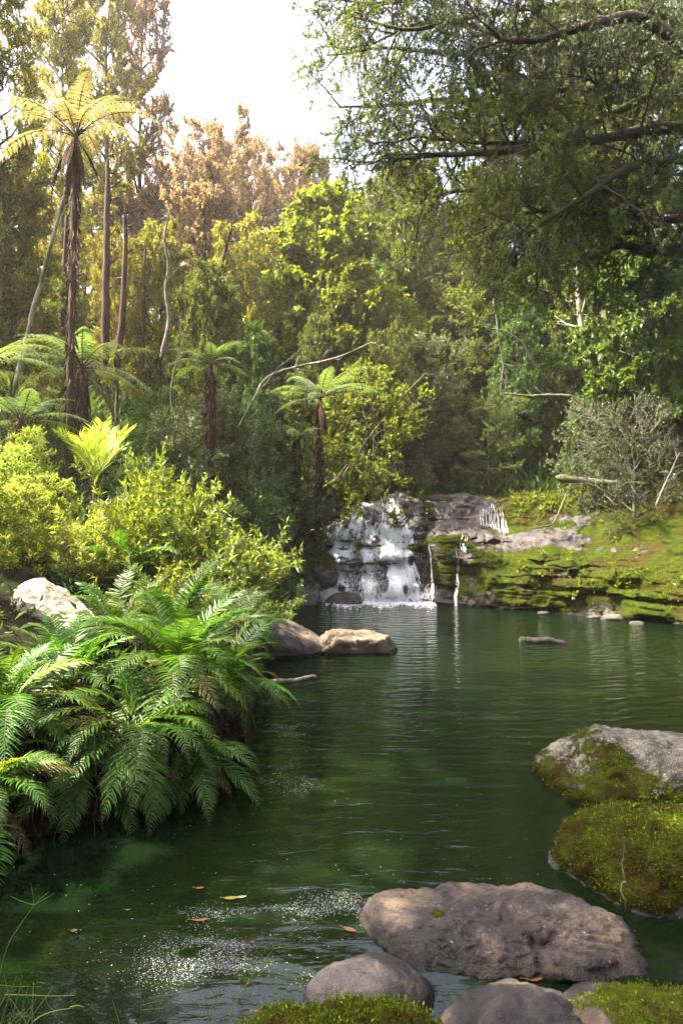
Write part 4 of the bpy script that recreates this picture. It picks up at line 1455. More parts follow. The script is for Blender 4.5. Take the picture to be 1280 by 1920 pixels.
tree_fern('small tree fern low in the dark behind the waterfall lip', W(760, 880, 19.0), .5, 11, 10)

# nikau-like fan palm
def fan_palm():
    rg = np.random.default_rng(4)
    c = W(180, 905, 10.5)
    g = gh(c[0], c[1])
    root = thing('palm', 'yellow-green young palm with stiff upright fronds lit by the sun', 'palm', (c[0], c[1], g))
    mb = MB()
    V, F = tubes(np.array([[[0, 0, -.2], [0, 0, .2], [0.01, 0, c[2] - g]]]), np.array([[.09, .08, .05]]), 8)
    mb.add(V, F)
    mb.build('trunk', M['fibre'], root)
    for k in range(13):
        az = k * 2.4 + .2
        th = R(rg.uniform(58, 84))
        L = rg.uniform(.75, 1.05)
        ks = np.linspace(0, 1, 12)
        P = np.stack([ks * L * math.cos(th) + .16 * ks ** 2, 0 * ks, ks * L * math.sin(th) - .12 * ks ** 3], -1)
        T = nrm(np.gradient(P, axis=0))
        mb = MB()
        V, F = tubes(P[None], (.012 * (1 - .7 * ks))[None], 4)
        mb.add(V, F)
        n = 26
        s = np.linspace(.2, 1, n)
        for sg in (-1, 1):
            p = np.stack([np.interp(s, ks, P[:, j]) for j in range(3)], -1)
            t = np.stack([np.interp(s, ks, T[:, j]) for j in range(3)], -1)
            d = nrm(t * .95 + np.array([0, sg * .8, .0]) + rg.normal(size=(n, 3)) * .07)
            V, F = leaves(p, d, np.cross(d, t), .40 * (1 - .5 * s), .016, fold=.1)
            mb.add(V, F)
        o = mb.build('frond', M['lime'] if k % 3 else M['fern_lime'], root)
        o.rotation_euler = (0, 0, az)
        o.location = (0, 0, c[2] - g)
fan_palm()

# ------------------------------------------------------------------ trees
def tree_arrays(seed, H, r0, cb, Rc, nl=16, ns=6, nt=5, nlv=16, leafL=.09, leafW=.045, up=.15, flat=.5, limb_ang=65, lean=0.0, shape='round', wob=.10, twigL=.55, secL=.45, fu=.6):
    rng = np.random.default_rng(seed)
    m = 12
    k = np.linspace(0, 1, m)
    wx = np.cumsum(rng.normal(size=m)) * H * .008
    wy = np.cumsum(rng.normal(size=m)) * H * .008
    TP = np.stack([wx - wx[0] + lean * k ** 1.5, wy - wy[0], k * H - .3 * (1 - k)], -1)
    bark = MB()
    V, F = tubes(TP[None], (r0 * ((1 - k) ** .75 * .93 + .07) * (1 + .25 * np.exp(-k * 14)))[None], 9)
    bark.add(V, F)
    # limbs
    s = cb + (1 - cb) * ((np.arange(nl) + rng.random(nl) * .8) / nl)
    s = np.minimum(s, .985)
    rel = (s - cb) / (1 - cb)
    if shape == 'round': prof = np.sqrt(np.clip(1 - (rel * 1.7 - .75) ** 2, .12, 1))
    elif shape == 'cone': prof = 1.02 - .85 * rel
    elif shape == 'flat': prof = np.clip(.55 + .9 * rel - .9 * np.clip(rel - .7, 0, 1) * 2, .25, 1.1)
    else: prof = np.full(nl, 1.0)
    az = np.arange(nl) * 2.39996 + rng.uniform(0, 6)
    an = R(limb_ang) * (1.15 - .5 * rel)
    d = np.stack([np.cos(az) * np.sin(an), np.sin(az) * np.sin(an), np.cos(an)], -1)
    p = np.stack([np.interp(s, k, TP[:, j]) for j in range(3)], -1)
    Ls = Rc * prof * (.8 + .35 * rng.random(nl))
    ml = 7
    pts = [p]
    for _ in range(ml - 1):
        p = p + d * (Ls / (ml - 1))[:, None]
        pts.append(p)
        d = nrm(d + rng.normal(size=d.shape) * wob * 1.3 + np.array([0, 0, up * .35]))
    L1 = np.stack(pts, 1)
    kk = np.linspace(1, .25, ml)[None]
    V, F = tubes(L1, (r0 * .34 * (1 - .5 * rel) * np.minimum(1, prof + .2))[:, None] * kk, 6)
    bark.add(V, F)
    L2 = grow(L1, rng, ns, .25, 1.0, Rc * secL, 48, up, 5, flat, wob)
    V, F = tubes(L2, np.full((len(L2), 1), r0 * .09 + .004) * np.linspace(1, .3, 5)[None], 4)
    bark.add(V, F)
    L3 = grow(L2, rng, nt, .2, 1.0, twigL, 50, up, 4, flat, wob)
    V, F = tubes(L3, np.full((len(L3), 1), .009) * np.linspace(1, .35, 4)[None], 3)
    bark.add(V, F)
    crown = MB()
    V, F = leaf_along(L3, rng, nlv, leafL, leafW, 1.0, fu)
    crown.add(V, F)
    V, F = leaf_along(L2[:, 2:], rng, nlv // 2, leafL, leafW, 1.0, fu)
    crown.add(V, F)
    return bark, crown


PROTO = {}
def proto(kind, leafmat, barkmat='bark', **kw):
    b, c = tree_arrays(**kw)
    bm_, cm = b.mesh('trunk'), c.mesh('crown', False)
    zt = float(np.percentile(np.concatenate(c.v)[:, 2], 99.6)) / 1.03
    PROTO[kind] = (bm_, cm, barkmat, zt, kw['Rc'], leafmat)
    return kind

# tall airy tree with clumps against the sky
proto('tall', 'olive', seed=1, H=12, r0=.20, cb=.42, Rc=2.1, nl=26, ns=8, nt=7, nlv=26, leafL=.11, leafW=.055, up=.12, flat=.6, limb_ang=70, shape='round')
proto('tall_b', 'olive', seed=2, H=12, r0=.18, cb=.12, Rc=2.2, nl=40, ns=8, nt=7, nlv=22, leafL=.11, leafW=.055, up=.12, flat=.6, limb_ang=72, shape='round')
proto('kanuka', 'olive', seed=3, H=8, r0=.14, cb=.28, Rc=2.6, nl=24, ns=8, nt=8, nlv=26, leafL=.12, leafW=.05, up=.22, flat=.7, limb_ang=55, shape='flat')
proto('kanuka_b', 'olive', seed=4, H=8, r0=.15, cb=.15, Rc=2.5, nl=28, ns=8, nt=8, nlv=26, leafL=.12, leafW=.05, up=.25, flat=.7, limb_ang=60, shape='round')
proto('broad', 'bright', seed=5, H=7, r0=.13, cb=.25, Rc=2.0, nl=26, ns=8, nt=7, nlv=20, leafL=.14, leafW=.095, up=.1, flat=.75, limb_ang=70, shape='round', fu=.8)
proto('ever', 'dark', seed=6, H=9, r0=.2, cb=.12, Rc=2.1, nl=40, ns=8, nt=7, nlv=24, leafL=.115, leafW=.06, up=.02, flat=.7, limb_ang=85, shape='round')
proto('ever_b', 'dark', seed=7, H=9, r0=.2, cb=.1, Rc=2.3, nl=40, ns=8, nt=7, nlv=24, leafL=.12, leafW=.06, up=-.02, flat=.8, limb_ang=88, shape='cone')
proto('layer', 'mid', seed=8, H=5, r0=.1, cb=.35, Rc=2.4, nl=14, ns=9, nt=7, nlv=20, leafL=.08, leafW=.035, up=.05, flat=.9, limb_ang=80, shape='flat', fu=.85)
proto('thicket', 'mid', seed=9, H=3.2, r0=.06, cb=.05, Rc=1.5, nl=26, ns=7, nt=5, nlv=18, leafL=.07, leafW=.04, up=.12, flat=.4, limb_ang=75, shape='round', twigL=.4)
proto('thicket_b', 'mid', seed=10, H=3.2, r0=.06, cb=.05, Rc=1.6, nl=26, ns=7, nt=5, nlv=18, leafL=.09, leafW=.05, up=.08, flat=.6, limb_ang=75, shape='round', twigL=.4)
proto('twiggy', 'drab', 'bark_grey', seed=11, H=2.8, r0=.05, cb=.05, Rc=1.6, nl=26, ns=8, nt=6, nlv=3, leafL=.06, leafW=.03, up=.15, flat=.3, limb_ang=65, shape='round', twigL=.5)

_mesh_cache = {}
def tinted(me, mat, bark=False):
    key = (me.name, mat)
    if key not in _mesh_cache:
        c = me if not len(me.materials) else me.copy()
        if c is not me: c.materials.clear()
        c.materials.append(M[mat])
        _mesh_cache[key] = c
    return _mesh_cache[key]

_tr = random.Random(5)
def tree(kind, leafm, label, px, py_top, Y, width=1.0, name='tree', cat='tree', group='forest trees on the slopes', base=None, lean=0.0, bark=None):
    """tree whose top shows at photo height py_top; base on the ground"""
    bm_, cm, bk, H, Rc, lm = PROTO[kind]
    x = (px - 640) / 1280 * Y
    g = gh(x, Y) - .05
    if base is not None: g = base
    top = CAMZ - (py_top - 960) / 1280 * Y
    s = max(.25, (top - g) / (H * 1.03))
    root = thing(name, label, cat, (x, Y, g), _tr.uniform(0, 6.28), group, (s * width, s * width, s))
    if lean: root.rotation_euler = (0, R(lean), root.rotation_euler[2])
    for nm, me, mt in (('trunk', bm_, bark or bk), ('crown', cm, leafm or lm)):
        o = bpy.data.objects.new(nm, tinted(me, mt))
        C.objects.link(o)
        o.parent = root
    return root

T = tree
# ---- left side
T('tall_b', 'gold', 'tall glow-tinted golden tree filling the top left corner', -10, -130, 15, .62)
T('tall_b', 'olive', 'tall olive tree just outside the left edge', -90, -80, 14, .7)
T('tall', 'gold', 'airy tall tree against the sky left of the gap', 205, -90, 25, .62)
T('tall', 'rosy_glow', 'airy glow-tinted bronze tree with bare trunk beside the sky gap', 262, -60, 27, .55)
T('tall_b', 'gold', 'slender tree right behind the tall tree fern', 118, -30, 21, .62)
T('kanuka_b', 'gold', 'glow-tinted golden bushy tree below the tall corner tree', 20, 330, 15, .8)
T('kanuka', 'rosy_glow', 'glow-tinted bronze flat-topped tree just right of the tall tree fern', 250, 335, 27, .8)
T('kanuka', 'rosy_glow', 'glow-tinted bronze tree on the skyline left of the highest canopy tree', 345, 262, 32, .75)
T('kanuka', 'rosy_glow', 'highest glow-reddened canopy tree in the middle of the skyline', 440, 222, 32, .85)
T('kanuka_b', 'rosy_glow', 'rounded tree on the skyline right of the highest canopy tree', 575, 272, 36, .62)
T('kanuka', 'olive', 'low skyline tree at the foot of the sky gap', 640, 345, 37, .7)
T('kanuka_b', 'rosy_glow', 'glow-tinted bronze tree crown below the skyline, left of centre', 385, 320, 24, .8)
T('kanuka', 'rosy_glow', 'glow-tinted pinkish feathery tree below the highest canopy tree', 475, 312, 26, .8)
T('kanuka_b', 'gold', 'glow-tinted golden tree with thin trunk under the bronze crowns', 300, 420, 20, .75)
T('kanuka', 'gold', 'glow-tinted golden flat-topped tree beside the thin leaning trunks', 215, 440, 19, .7)
T('kanuka', 'gold', 'glow-tinted golden tree left of the bright broad-leaved tree', 450, 420, 20, .75)
T('kanuka_b', 'olive', 'olive tree behind the small pale tree fern', 390, 500, 17.5, .75)
T('broad', 'bright', 'bright broad-leaved tree glowing in the sun above the waterfall', 600, 372, 21, .9)
T('broad', 'bright', 'smaller bright broad-leaved tree lower on the same slope', 655, 500, 19.5, .7)
T('kanuka', 'olive', 'olive flat-topped tree right of the bright broad-leaved tree', 700, 345, 30, .85)
T('ever', 'olive', 'dense olive tree behind the bright broad-leaved tree', 540, 400, 27, .8)
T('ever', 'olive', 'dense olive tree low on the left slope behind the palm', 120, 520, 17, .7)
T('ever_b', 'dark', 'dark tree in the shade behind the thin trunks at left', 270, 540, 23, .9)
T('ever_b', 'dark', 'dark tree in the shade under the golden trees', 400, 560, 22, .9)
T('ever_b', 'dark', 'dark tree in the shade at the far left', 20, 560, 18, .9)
# ---- centre
T('kanuka_b', 'olive', 'olive tree in the middle distance above the dark hollow', 770, 370, 30, .8)
T('kanuka', 'mid', 'green spreading tree in the middle distance under the overhanging branches', 845, 400, 27, .85)
T('ever', 'mid', 'mid-green dense tree above the dark hollow', 740, 450, 24, .8)
T('ever', 'olive', 'olive dense tree above the hollow right of the mid-green one', 850, 480, 23, .75)
T('ever_b', 'dark', 'dark conical tree behind the leaning pale trunk', 1010, 420, 25, .9)
T('ever_b', 'dark', 'dark tree straight behind the ledge', 930, 520, 24, .85)
T('ever', 'mid', 'green tree with layered sprays in front of the dark hollow', 960, 560, 20, .6)
T('layer', 'mid', 'low spreading tree holding green sprays over the dark hollow', 915, 738, 18.5, .85)
T('layer', 'grey', 'grey-green layered tree above the waterfall lip', 800, 640, 19.5, .8)
T('kanuka', 'olive', 'olive bushy tree between tree fern and waterfall', 725, 612, 18, .62)
T('thicket', 'bright', 'pale yellow-lit shrub just above the waterfall on the left', 690, 690, 17, .9, 'shrub', 'shrub', 'shrubs under the trees')
T('kanuka_b', 'olive', 'olive tree over the layered tree fern', 600, 590, 18.5, .62)
T('kanuka_b', 'mid', 'green tree left of the layered tree fern', 480, 610, 17.0, .6)
# ---- right
T('ever', 'mid', 'green tree behind the mossy ledge on the right', 1085, 480, 21, .7)
T('broad', 'mid', 'leafy green tree high on the right bank', 1190, 455, 16.5, .85)
T('broad', 'bright', 'yellow-green leafy tree at the right edge above the ledge', 1300, 520, 16.8, .7)
T('ever_b', 'dark', 'dark evergreen behind the thick trunk', 1180, 330, 25, .8)
T('ever_b', 'dark', 'dark evergreen at the far right beyond the bank', 1290, 350, 21, .9)
T('tall', 'dark', 'tall tree with thick dark trunk right of the leaning pale trunk', 1138, 120, 20.5, .62, bark='bark_grey')
T('tall_b', 'dark', 'slimmer dark tree close beside the thick-trunked tree', 1105, 200, 21.5, .55)

# unseen trees added on the near bank so their crowns shade the pool front
def tree_at(kind, leafm, label, x, y, Ht, width):
    t = tree(kind, leafm, label, 640, 0, 10, width)
    t.location = (x, y, gh(x, y) - .05)
    k = Ht / (PROTO[kind][3] * 1.03)
    t.scale = (k * width, k * width, k)
tree_at('tall', 'olive', 'unseen tall tree added on the near bank to shade the front of the pool', -5.4, 3.5, 14.5, 1.0)
tree_at('tall', 'olive', 'second unseen tall tree added on the near bank to shade the mossy boulders', -5.2, 6.2, 15.5, 1.0)
tree_at('kanuka_b', 'olive', 'unseen bushy tree added for shade on the near bank beside the viewpoint', -6.5, 1.0, 11.0, 1.0)
T('tall_b', 'dark', 'tall dark tree behind the overhanging branches, right of centre', 985, 60, 24, .9)
T('tall_b', 'olive', 'tall olive tree behind the overhanging branches at the right edge', 1235, -60, 18, .8)
T('tall_b', 'olive', 'tall olive tree seen through the overhanging branches', 1080, 0, 22, .85)
T('kanuka_b', 'olive', 'olive tree under the tips of the overhanging branches', 760, 300, 24, .75)
T('kanuka_b', 'mid', 'green tree filling the space above the dark hollow', 900, 330, 26, .9)
T('ever', 'gold', 'dense glow-tinted golden tree filling the gap behind the tall tree fern', 60, 330, 24, 1.1)
T('ever', 'gold', 'dense glow-tinted golden tree behind the straight bare trunks', 170, 360, 27, 1.1)
T('ever', 'rosy_glow', 'dense glow-tinted bronze tree behind the twisting pale stem', 320, 370, 28, 1.1)
T('ever', 'gold', 'dense glow-tinted golden tree on the slope behind the small pale tree fern', 430, 470, 23, .9)
T('ever', 'olive', 'dense olive tree right behind the layered tree fern', 640, 560, 22, .9)
T('layer', 'mid', 'green layered tree over the left end of the hollow', 720, 700, 19, .8)
T('layer', 'bright', 'bright layered sprays above the dark hollow', 830, 560, 22, .7)
for k, (x, y, Ht, kd, lb) in enumerate(((-3.0, -5.5, 10, 'ever', 'unseen dense tree on the near bank straight behind the viewpoint'), (1.2, -6.5, 11, 'kanuka_b', 'unseen bushy tree on the near bank behind the boulders'),
                             (5.2, -4.0, 10, 'ever', 'unseen dense tree on the near right bank behind the viewpoint'), (7.6, .5, 10, 'kanuka_b', 'unseen bushy tree on the near right bank beside the mossy boulder'))):
    tree_at(kd, 'olive', lb, x, y, Ht, 1.15)  # unseen trees round the viewpoint, added to block sky light from rock fronts
# ---- hillside shrubs
SH = 'shrubs under the trees'
def S(kind, lm, label, px, py, Y, w=1.0): return tree(kind, lm, label, px, py, Y, w, 'shrub', 'shrub', SH)
S('thicket', 'grey', 'grey-green shrub in the middle of the left slope', 400, 740, 14, 1.0)
S('thicket_b', 'grey', 'grey-green shrub left of the layered tree fern', 465, 730, 14.5, .8)
S('thicket', 'grey', 'grey-green shrub above the willowy bushes', 330, 770, 12.5, .95)
S('thicket_b', 'mid', 'green shrub below the wide-crowned tree fern', 255, 790, 12.8, .9)
S('thicket', 'mid', 'green shrub beside the palm', 300, 730, 14.5, .9)
S('thicket_b', 'olive', 'olive shrub under the left tree fern', 60, 740, 13.5, .9)
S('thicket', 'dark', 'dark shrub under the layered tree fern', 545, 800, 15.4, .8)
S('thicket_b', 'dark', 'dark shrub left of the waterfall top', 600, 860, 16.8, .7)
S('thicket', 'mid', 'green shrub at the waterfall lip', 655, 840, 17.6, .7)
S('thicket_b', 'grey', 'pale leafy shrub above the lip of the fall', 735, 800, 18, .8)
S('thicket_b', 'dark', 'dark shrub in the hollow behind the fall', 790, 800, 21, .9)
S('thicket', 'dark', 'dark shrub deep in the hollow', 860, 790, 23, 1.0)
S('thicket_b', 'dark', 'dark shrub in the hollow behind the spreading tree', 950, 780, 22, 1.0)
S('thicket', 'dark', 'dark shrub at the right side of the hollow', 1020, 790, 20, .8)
S('thicket_b', 'mid', 'green shrub below the pale leaning trunk', 1015, 650, 21, .8)
S('thicket', 'grey', 'blue-grey shrub at the foot of the leaning trunk', 1100, 745, 16.5, .75)
S('twiggy', 'drab', 'bare twiggy shrub above the fallen log', 1185, 740, 15.2, 1.0)
S('twiggy', 'drab', 'second bare twiggy bush at the right edge above the ledge', 1265, 760, 15.6, .9)
S('thicket_b', 'bright', 'sunlit yellow-green shrub at the right edge', 1285, 640, 16.2, .7)
S('thicket', 'mid', 'green shrub on top of the right bank', 1225, 700, 17, .9)
S('thicket_b', 'olive', 'olive shrub outside the right edge above the ledge', 1420, 700, 14.6, .8)
# bright left foreground bushes
S('thicket', 'bright', 'low green shrub left of the pale boulder at the left edge', -30, 1030, 7.4, 1.0)
S('thicket_b', 'lime', 'low pale shrub filling the bank above the ferns at the left edge', 20, 1000, 8.6, 1.2)
S('thicket_b', 'lime', 'very pale sunlit shrub above the pale boulder', 45, 905, 7.9, .9)
S('thicket', 'lime', 'pale sunlit shrub left of the palm', 60, 800, 10.8, .8)
S('thicket_b', 'bright', 'sunlit green shrub right of the palm', 300, 880, 10.4, .7)
S('thicket', 'lime', 'sunlit pale yellow shrub at the left edge', 20, 835, 9.6, .95)
S('thicket_b', 'lime', 'sunlit lime shrub right of the pale yellow one', 95, 890, 9.0, .85)
S('thicket', 'lime', 'low sunlit shrub behind the pale boulder', 60, 960, 8.2, .9)
S('thicket_b', 'bright', 'yellow-green shrub between the palm and the willowy bushes', 190, 960, 8.8, .8)
S('thicket_b', 'bright', 'yellow-green bush just outside the left edge', -70, 860, 8.8, .9)
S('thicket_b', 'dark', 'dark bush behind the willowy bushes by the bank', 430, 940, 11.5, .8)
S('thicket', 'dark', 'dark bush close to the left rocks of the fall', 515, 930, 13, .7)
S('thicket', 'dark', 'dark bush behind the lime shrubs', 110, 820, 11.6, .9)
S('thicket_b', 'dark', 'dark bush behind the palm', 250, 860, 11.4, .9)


# willowy shrubs: arching shoots with narrow leaves
def willow_arrays(seed, n=26, Hs=1.5, leafL=.085, leafW=.018, per=60, side=4):
    rng = np.random.default_rng(seed)
    m = 9
    az = rng.uniform(0, 6.28, n)
    p = np.stack([.1 * rng.normal(size=n), .1 * rng.normal(size=n), np.full(n, -.1)], -1)
    tilt = rng.uniform(.05, .75, n)
    d = np.stack([np.cos(az) * np.sin(tilt), np.sin(az) * np.sin(tilt), np.cos(tilt)], -1)
    L = Hs * (.6 + .5 * rng.random(n)) / (m - 1)
    pts = [p]
    for k in range(m - 1):
        p = p + d * L[:, None]
        pts.append(p)
        hor = d * np.array([1, 1, 0])
        d = nrm(d + hor * .10 * k / m + rng.normal(size=d.shape) * .07 - np.array([0, 0, .02 * k]))
    P1 = np.stack(pts, 1)
    bark = MB()
    V, F = tubes(P1, np.full((n, 1), .009) * np.linspace(1, .25, m)[None], 4)
    bark.add(V, F)
    P2 = grow(P1, rng, side, .3, .95, .45, 40, .12, 5, .2, .1)
    V, F = tubes(P2, np.full((len(P2), 1), .004) * np.linspace(1, .4, 5)[None], 3)
    bark.add(V, F)
    crown = MB()
    V, F = leaf_along(P1[:, 3:], rng, per, leafL, leafW, .8, .6)
    crown.add(V, F)
    V, F = leaf_along(P2, rng, per // 2, leafL, leafW, .8, .6)
    crown.add(V, F)
    return bark, crown
for nm, sd in (('willow', 1), ('willow_b', 2)):
    b, c = willow_arrays(sd)
    PROTO[nm] = (b.mesh('stems'), c.mesh('leaves', False), 'twig', 1.35, 1.0, 'bright')
M['willow'] = leaf_mat('leaf_willowy', (.07, .115, .018), (.13, .18, .028), (.23, .27, .06), trans=.5, rough=.4)
WG = 'willowy bushes on the left bank'
def Wl(lm, label, px, py, Y, w=1.0, k='willow'): return tree(k, lm, label, px, py, Y, w, 'bush', 'bush', WG)
Wl('willow', 'willowy bush leaning toward the waterfall, nearest the falls', 462, 985, 9.2, .8)
Wl('willow', 'willowy bush with narrow shiny leaves in the middle of the bank', 400, 940, 8.9, 1.0, 'willow_b')
Wl('willow', 'tall willowy bush left of the middle one', 350, 935, 8.6, .95)
Wl('bright', 'dark-stemmed willowy bush beside the palm', 235, 880, 8.5, .8, 'willow_b')
Wl('bright', 'tall thin willowy bush rising above its neighbours', 290, 845, 8.9, .62)
Wl('willow', 'low willowy bush right behind the ferns', 405, 1060, 7.7, 1.1)
Wl('willow', 'low willowy bush overhanging the bank edge', 455, 1060, 8.4, .9, 'willow_b')
Wl('lime', 'lime willowy bush between the boulder and the palm', 160, 950, 7.9, .9)
Wl('bright', 'low bush of narrow leaves behind the upright fern', 300, 1050, 7.5, 1.1, 'willow_b')

# ------------------------------------------------------------------ thin bare trunks and leaning stems
def stem(label, pts, r, mat, name='trunk_pole', cat='tree trunk', branches=0, seed=0, group=None, side=.5):
    P = np.array([W(*q) for q in pts])
    g = gh(P[0][0], P[0][1])
    n = 24
    k = np.linspace(0, 1, len(P))
    kk = np.linspace(0, 1, n)
    Q = np.stack([np.interp(kk, k, P[:, j]) for j in range(3)], -1)
    for _ in range(3): Q[1:-1] = (Q[:-2] + 2 * Q[1:-1] + Q[2:]) / 4
    rg = np.random.default_rng(seed)
    Q += np.cumsum(rg.normal(size=Q.shape), 0) * .006
    Q = np.concatenate([[[Q[0, 0], Q[0, 1], min(Q[0, 2], g) - .2]], Q]) if Q[0, 2] - g < .9 and not any(w in name for w in ('log', 'limb', 'branch')) else Q
    mb = MB()
    rad = r * np.linspace(1, .45, len(Q)) * (1 + .06 * rg.normal(size=len(Q)))
    rad[0] *= .25
    rad[1] *= .85
    rad[-1] *= .25
    V, F = tubes(Q[None], rad[None], 8)
    mb.add(V, F)
    if branches:
        B = grow(Q[None], rg, branches, .35, 1.0, side, 55, .1, 6, .2, .2)
        V, F = tubes(B, np.full((len(B), 1), r * .3) * np.linspace(1, .2, 6)[None], 4)
        mb.add(V, F)
        B2 = grow(B, rg, 3, .3, 1.0, side * .5, 50, .1, 4, .1, .2)
        V, F = tubes(B2, np.full((len(B2), 1), r * .13) * np.linspace(1, .3, 4)[None], 3)
        mb.add(V, F)
    o = mb.build(name, mat)
    tag(o, label, cat, group)
    return o
GB2 = 'bare dead branches among the shrubs'
GT = 'slender bare trunks on the left slope'
stem('long pale trunk leaning right beneath the tall tree fern', [(25, 740, 13.5), (60, 600, 13.5), (100, 450, 13.6), (130, 340, 13.7)], .06, M['bark_pale'], 'leaning_trunk', seed=1, group=GT)
stem('straight dark trunk left of centre under golden canopy', [(198, 690, 18), (200, 560, 18), (203, 430, 18), (206, 300, 18)], .13, M['fibre'], 'bare_trunk', seed=2, group=GT, branches=6)
stem('dark trunk leaning slightly right, next to the straight one', [(218, 700, 17.5), (228, 600, 17.5), (236, 480, 17.5), (238, 380, 17.5)], .10, M['fibre'], 'bare_trunk', seed=3, group=GT, branches=5)
stem('thin dark trunk below the tall tree fern crown', [(120, 660, 17), (121, 520, 17), (124, 400, 17)], .10, M['fibre'], 'bare_trunk', seed=4, group=GT)
stem('thin pole-like trunk in the middle of the left slope', [(268, 690, 19), (272, 560, 19), (278, 430, 19)], .06, M['fibre'], 'bare_trunk', seed=5, group=GT, branches=5)
stem('crooked pale twisting stem rising through bronze foliage', [(300, 670, 16), (318, 600, 16), (308, 540, 16), (318, 500, 16), (305, 450, 16), (318, 390, 16)], .05, M['bark_pale'], 'twisted_stem', seed=6, group=GT, branches=7)
stem('dark forked trunk behind the small pale tree fern', [(395, 600, 19), (405, 540, 19), (425, 470, 19), (440, 420, 19)], .08, M['fibre'], 'bare_trunk', seed=7, group=GT, branches=8)
stem('thin trunk near the far left edge', [(36, 640, 17), (35, 540, 17), (38, 430, 17)], .09, M['fibre'], 'bare_trunk', seed=8, group=GT)
stem('pale leaning dead trunk above the right bank', [(1122, 770, 17.5), (1108, 710, 17.6), (1092, 640, 17.7), (1085, 570, 17.8), (1082, 500, 17.9)], .12, M['bark_pale'], 'leaning_trunk', seed=9, branches=5, side=1.1)
stem('thick mottled grey trunk partly hidden by leaves on the right', [(1138, 745, 19.5), (1137, 640, 19.5), (1135, 540, 19.5), (1136, 400, 19.5)], .30, M['bark_grey'], 'thick_trunk', seed=10)
stem('arching thin dead branch above the layered tree fern', [(480, 740, 14), (500, 705, 14), (560, 685, 14), (640, 670, 14), (700, 640, 14)], .035, M['bark_pale'], 'arching_branch', 'branch', seed=11, branches=6)
stem('bare pale twigs above the grey-green shrub, left of centre', [(445, 800, 12.6), (480, 740, 12.6), (520, 690, 12.7), (575, 640, 12.8)], .018, M['bark_grey'], 'dead_branch', 'branch', seed=21, branches=10, side=.45, group=GB2)
stem('grey dead branch crossing in front of the dark hollow', [(1075, 742, 17), (1030, 740, 17), (985, 745, 17), (940, 742, 17)], .05, M['bark_grey'], 'dead_branch', 'branch', seed=22, branches=5, side=.5, group=GB2)
stem('hanging bare branches over the middle of the hollow', [(925, 560, 16), (935, 620, 16), (945, 680, 16), (938, 740, 16)], .03, M['bark_grey'], 'dead_branch', 'branch', seed=23, branches=14, side=.6, group=GB2)
stem('pale dead branch high above the green conical tree', [(1005, 690, 17.5), (975, 640, 17.5), (940, 620, 17.5), (900, 612, 17.5)], .035, M['bark_grey'], 'dead_branch', 'branch', seed=24, branches=6, side=.5, group=GB2)
stem('slanting bare stem between the waterfall and the layered tree fern', [(640, 900, 16.4), (690, 820, 16.4), (760, 740, 16.5), (800, 700, 16.6)], .03, M['bark_grey'], 'dead_branch', 'branch', seed=25, branches=9, side=.6, group=GB2)
stem('fallen pale stick on the slope left of the waterfall top', [(575, 945, 15.9), (600, 915, 16), (625, 900, 16.1), (650, 870, 16.2)], .02, M['bark_pale'], 'dead_branch', 'branch', seed=26, branches=3, side=.3, group=GB2)
stem('thin bare stem rising behind the palm', [(330, 800, 13), (322, 740, 13), (330, 680, 13), (345, 620, 13)], .02, M['bark_pale'], 'dead_branch', 'branch', seed=27, branches=8, side=.5, group=GB2)
stem('mossy fallen log lying across the top of the ledge', [(1040, 895, 16.0), (1100, 902, 15.8), (1160, 905, 15.6), (1212, 907, 15.5)], .10, M['bark_grey'], 'fallen_log', 'log', seed=12)
stem('thin fallen branch slanting down the mossy ledge', [(1060, 925, 15.6), (1045, 960, 15.2), (1030, 985, 14.9), (985, 992, 14.9)], .03, M['bark'], 'fallen_limb', 'branch', seed=13, branches=3, side=.3)
stem('long thin branch leaning over the right end of the ledge', [(1228, 950, 13.5), (1245, 920, 13.5), (1262, 880, 13.6), (1278, 850, 13.6)], .025, M['bark_grey'], 'fallen_limb', 'branch', seed=14, branches=4, side=.5)
stem('driftwood stick poking out from under the ferns', [(480, 1290, 7.7), (520, 1278, 7.95), (555, 1272, 8.1), (588, 1267, 8.2)], .04, M['bark_pale'], 'drift_log', 'driftwood', seed=15)
stem('dark log floating in the middle of the pool', [(972, 1204, 10.5), (990, 1200, 10.45), (1025, 1201, 10.4), (1058, 1205, 10.35)], .075, M['log_dark'], 'floating_log', 'log', seed=16)
stem('slender bent stick standing by the mossy boulder', [(1172, 1705, 3.44), (1168, 1650, 3.44), (1163, 1600, 3.44), (1160, 1545, 3.44)], .004, M['bark_pale'], 'limb_stick', 'stick', seed=17)


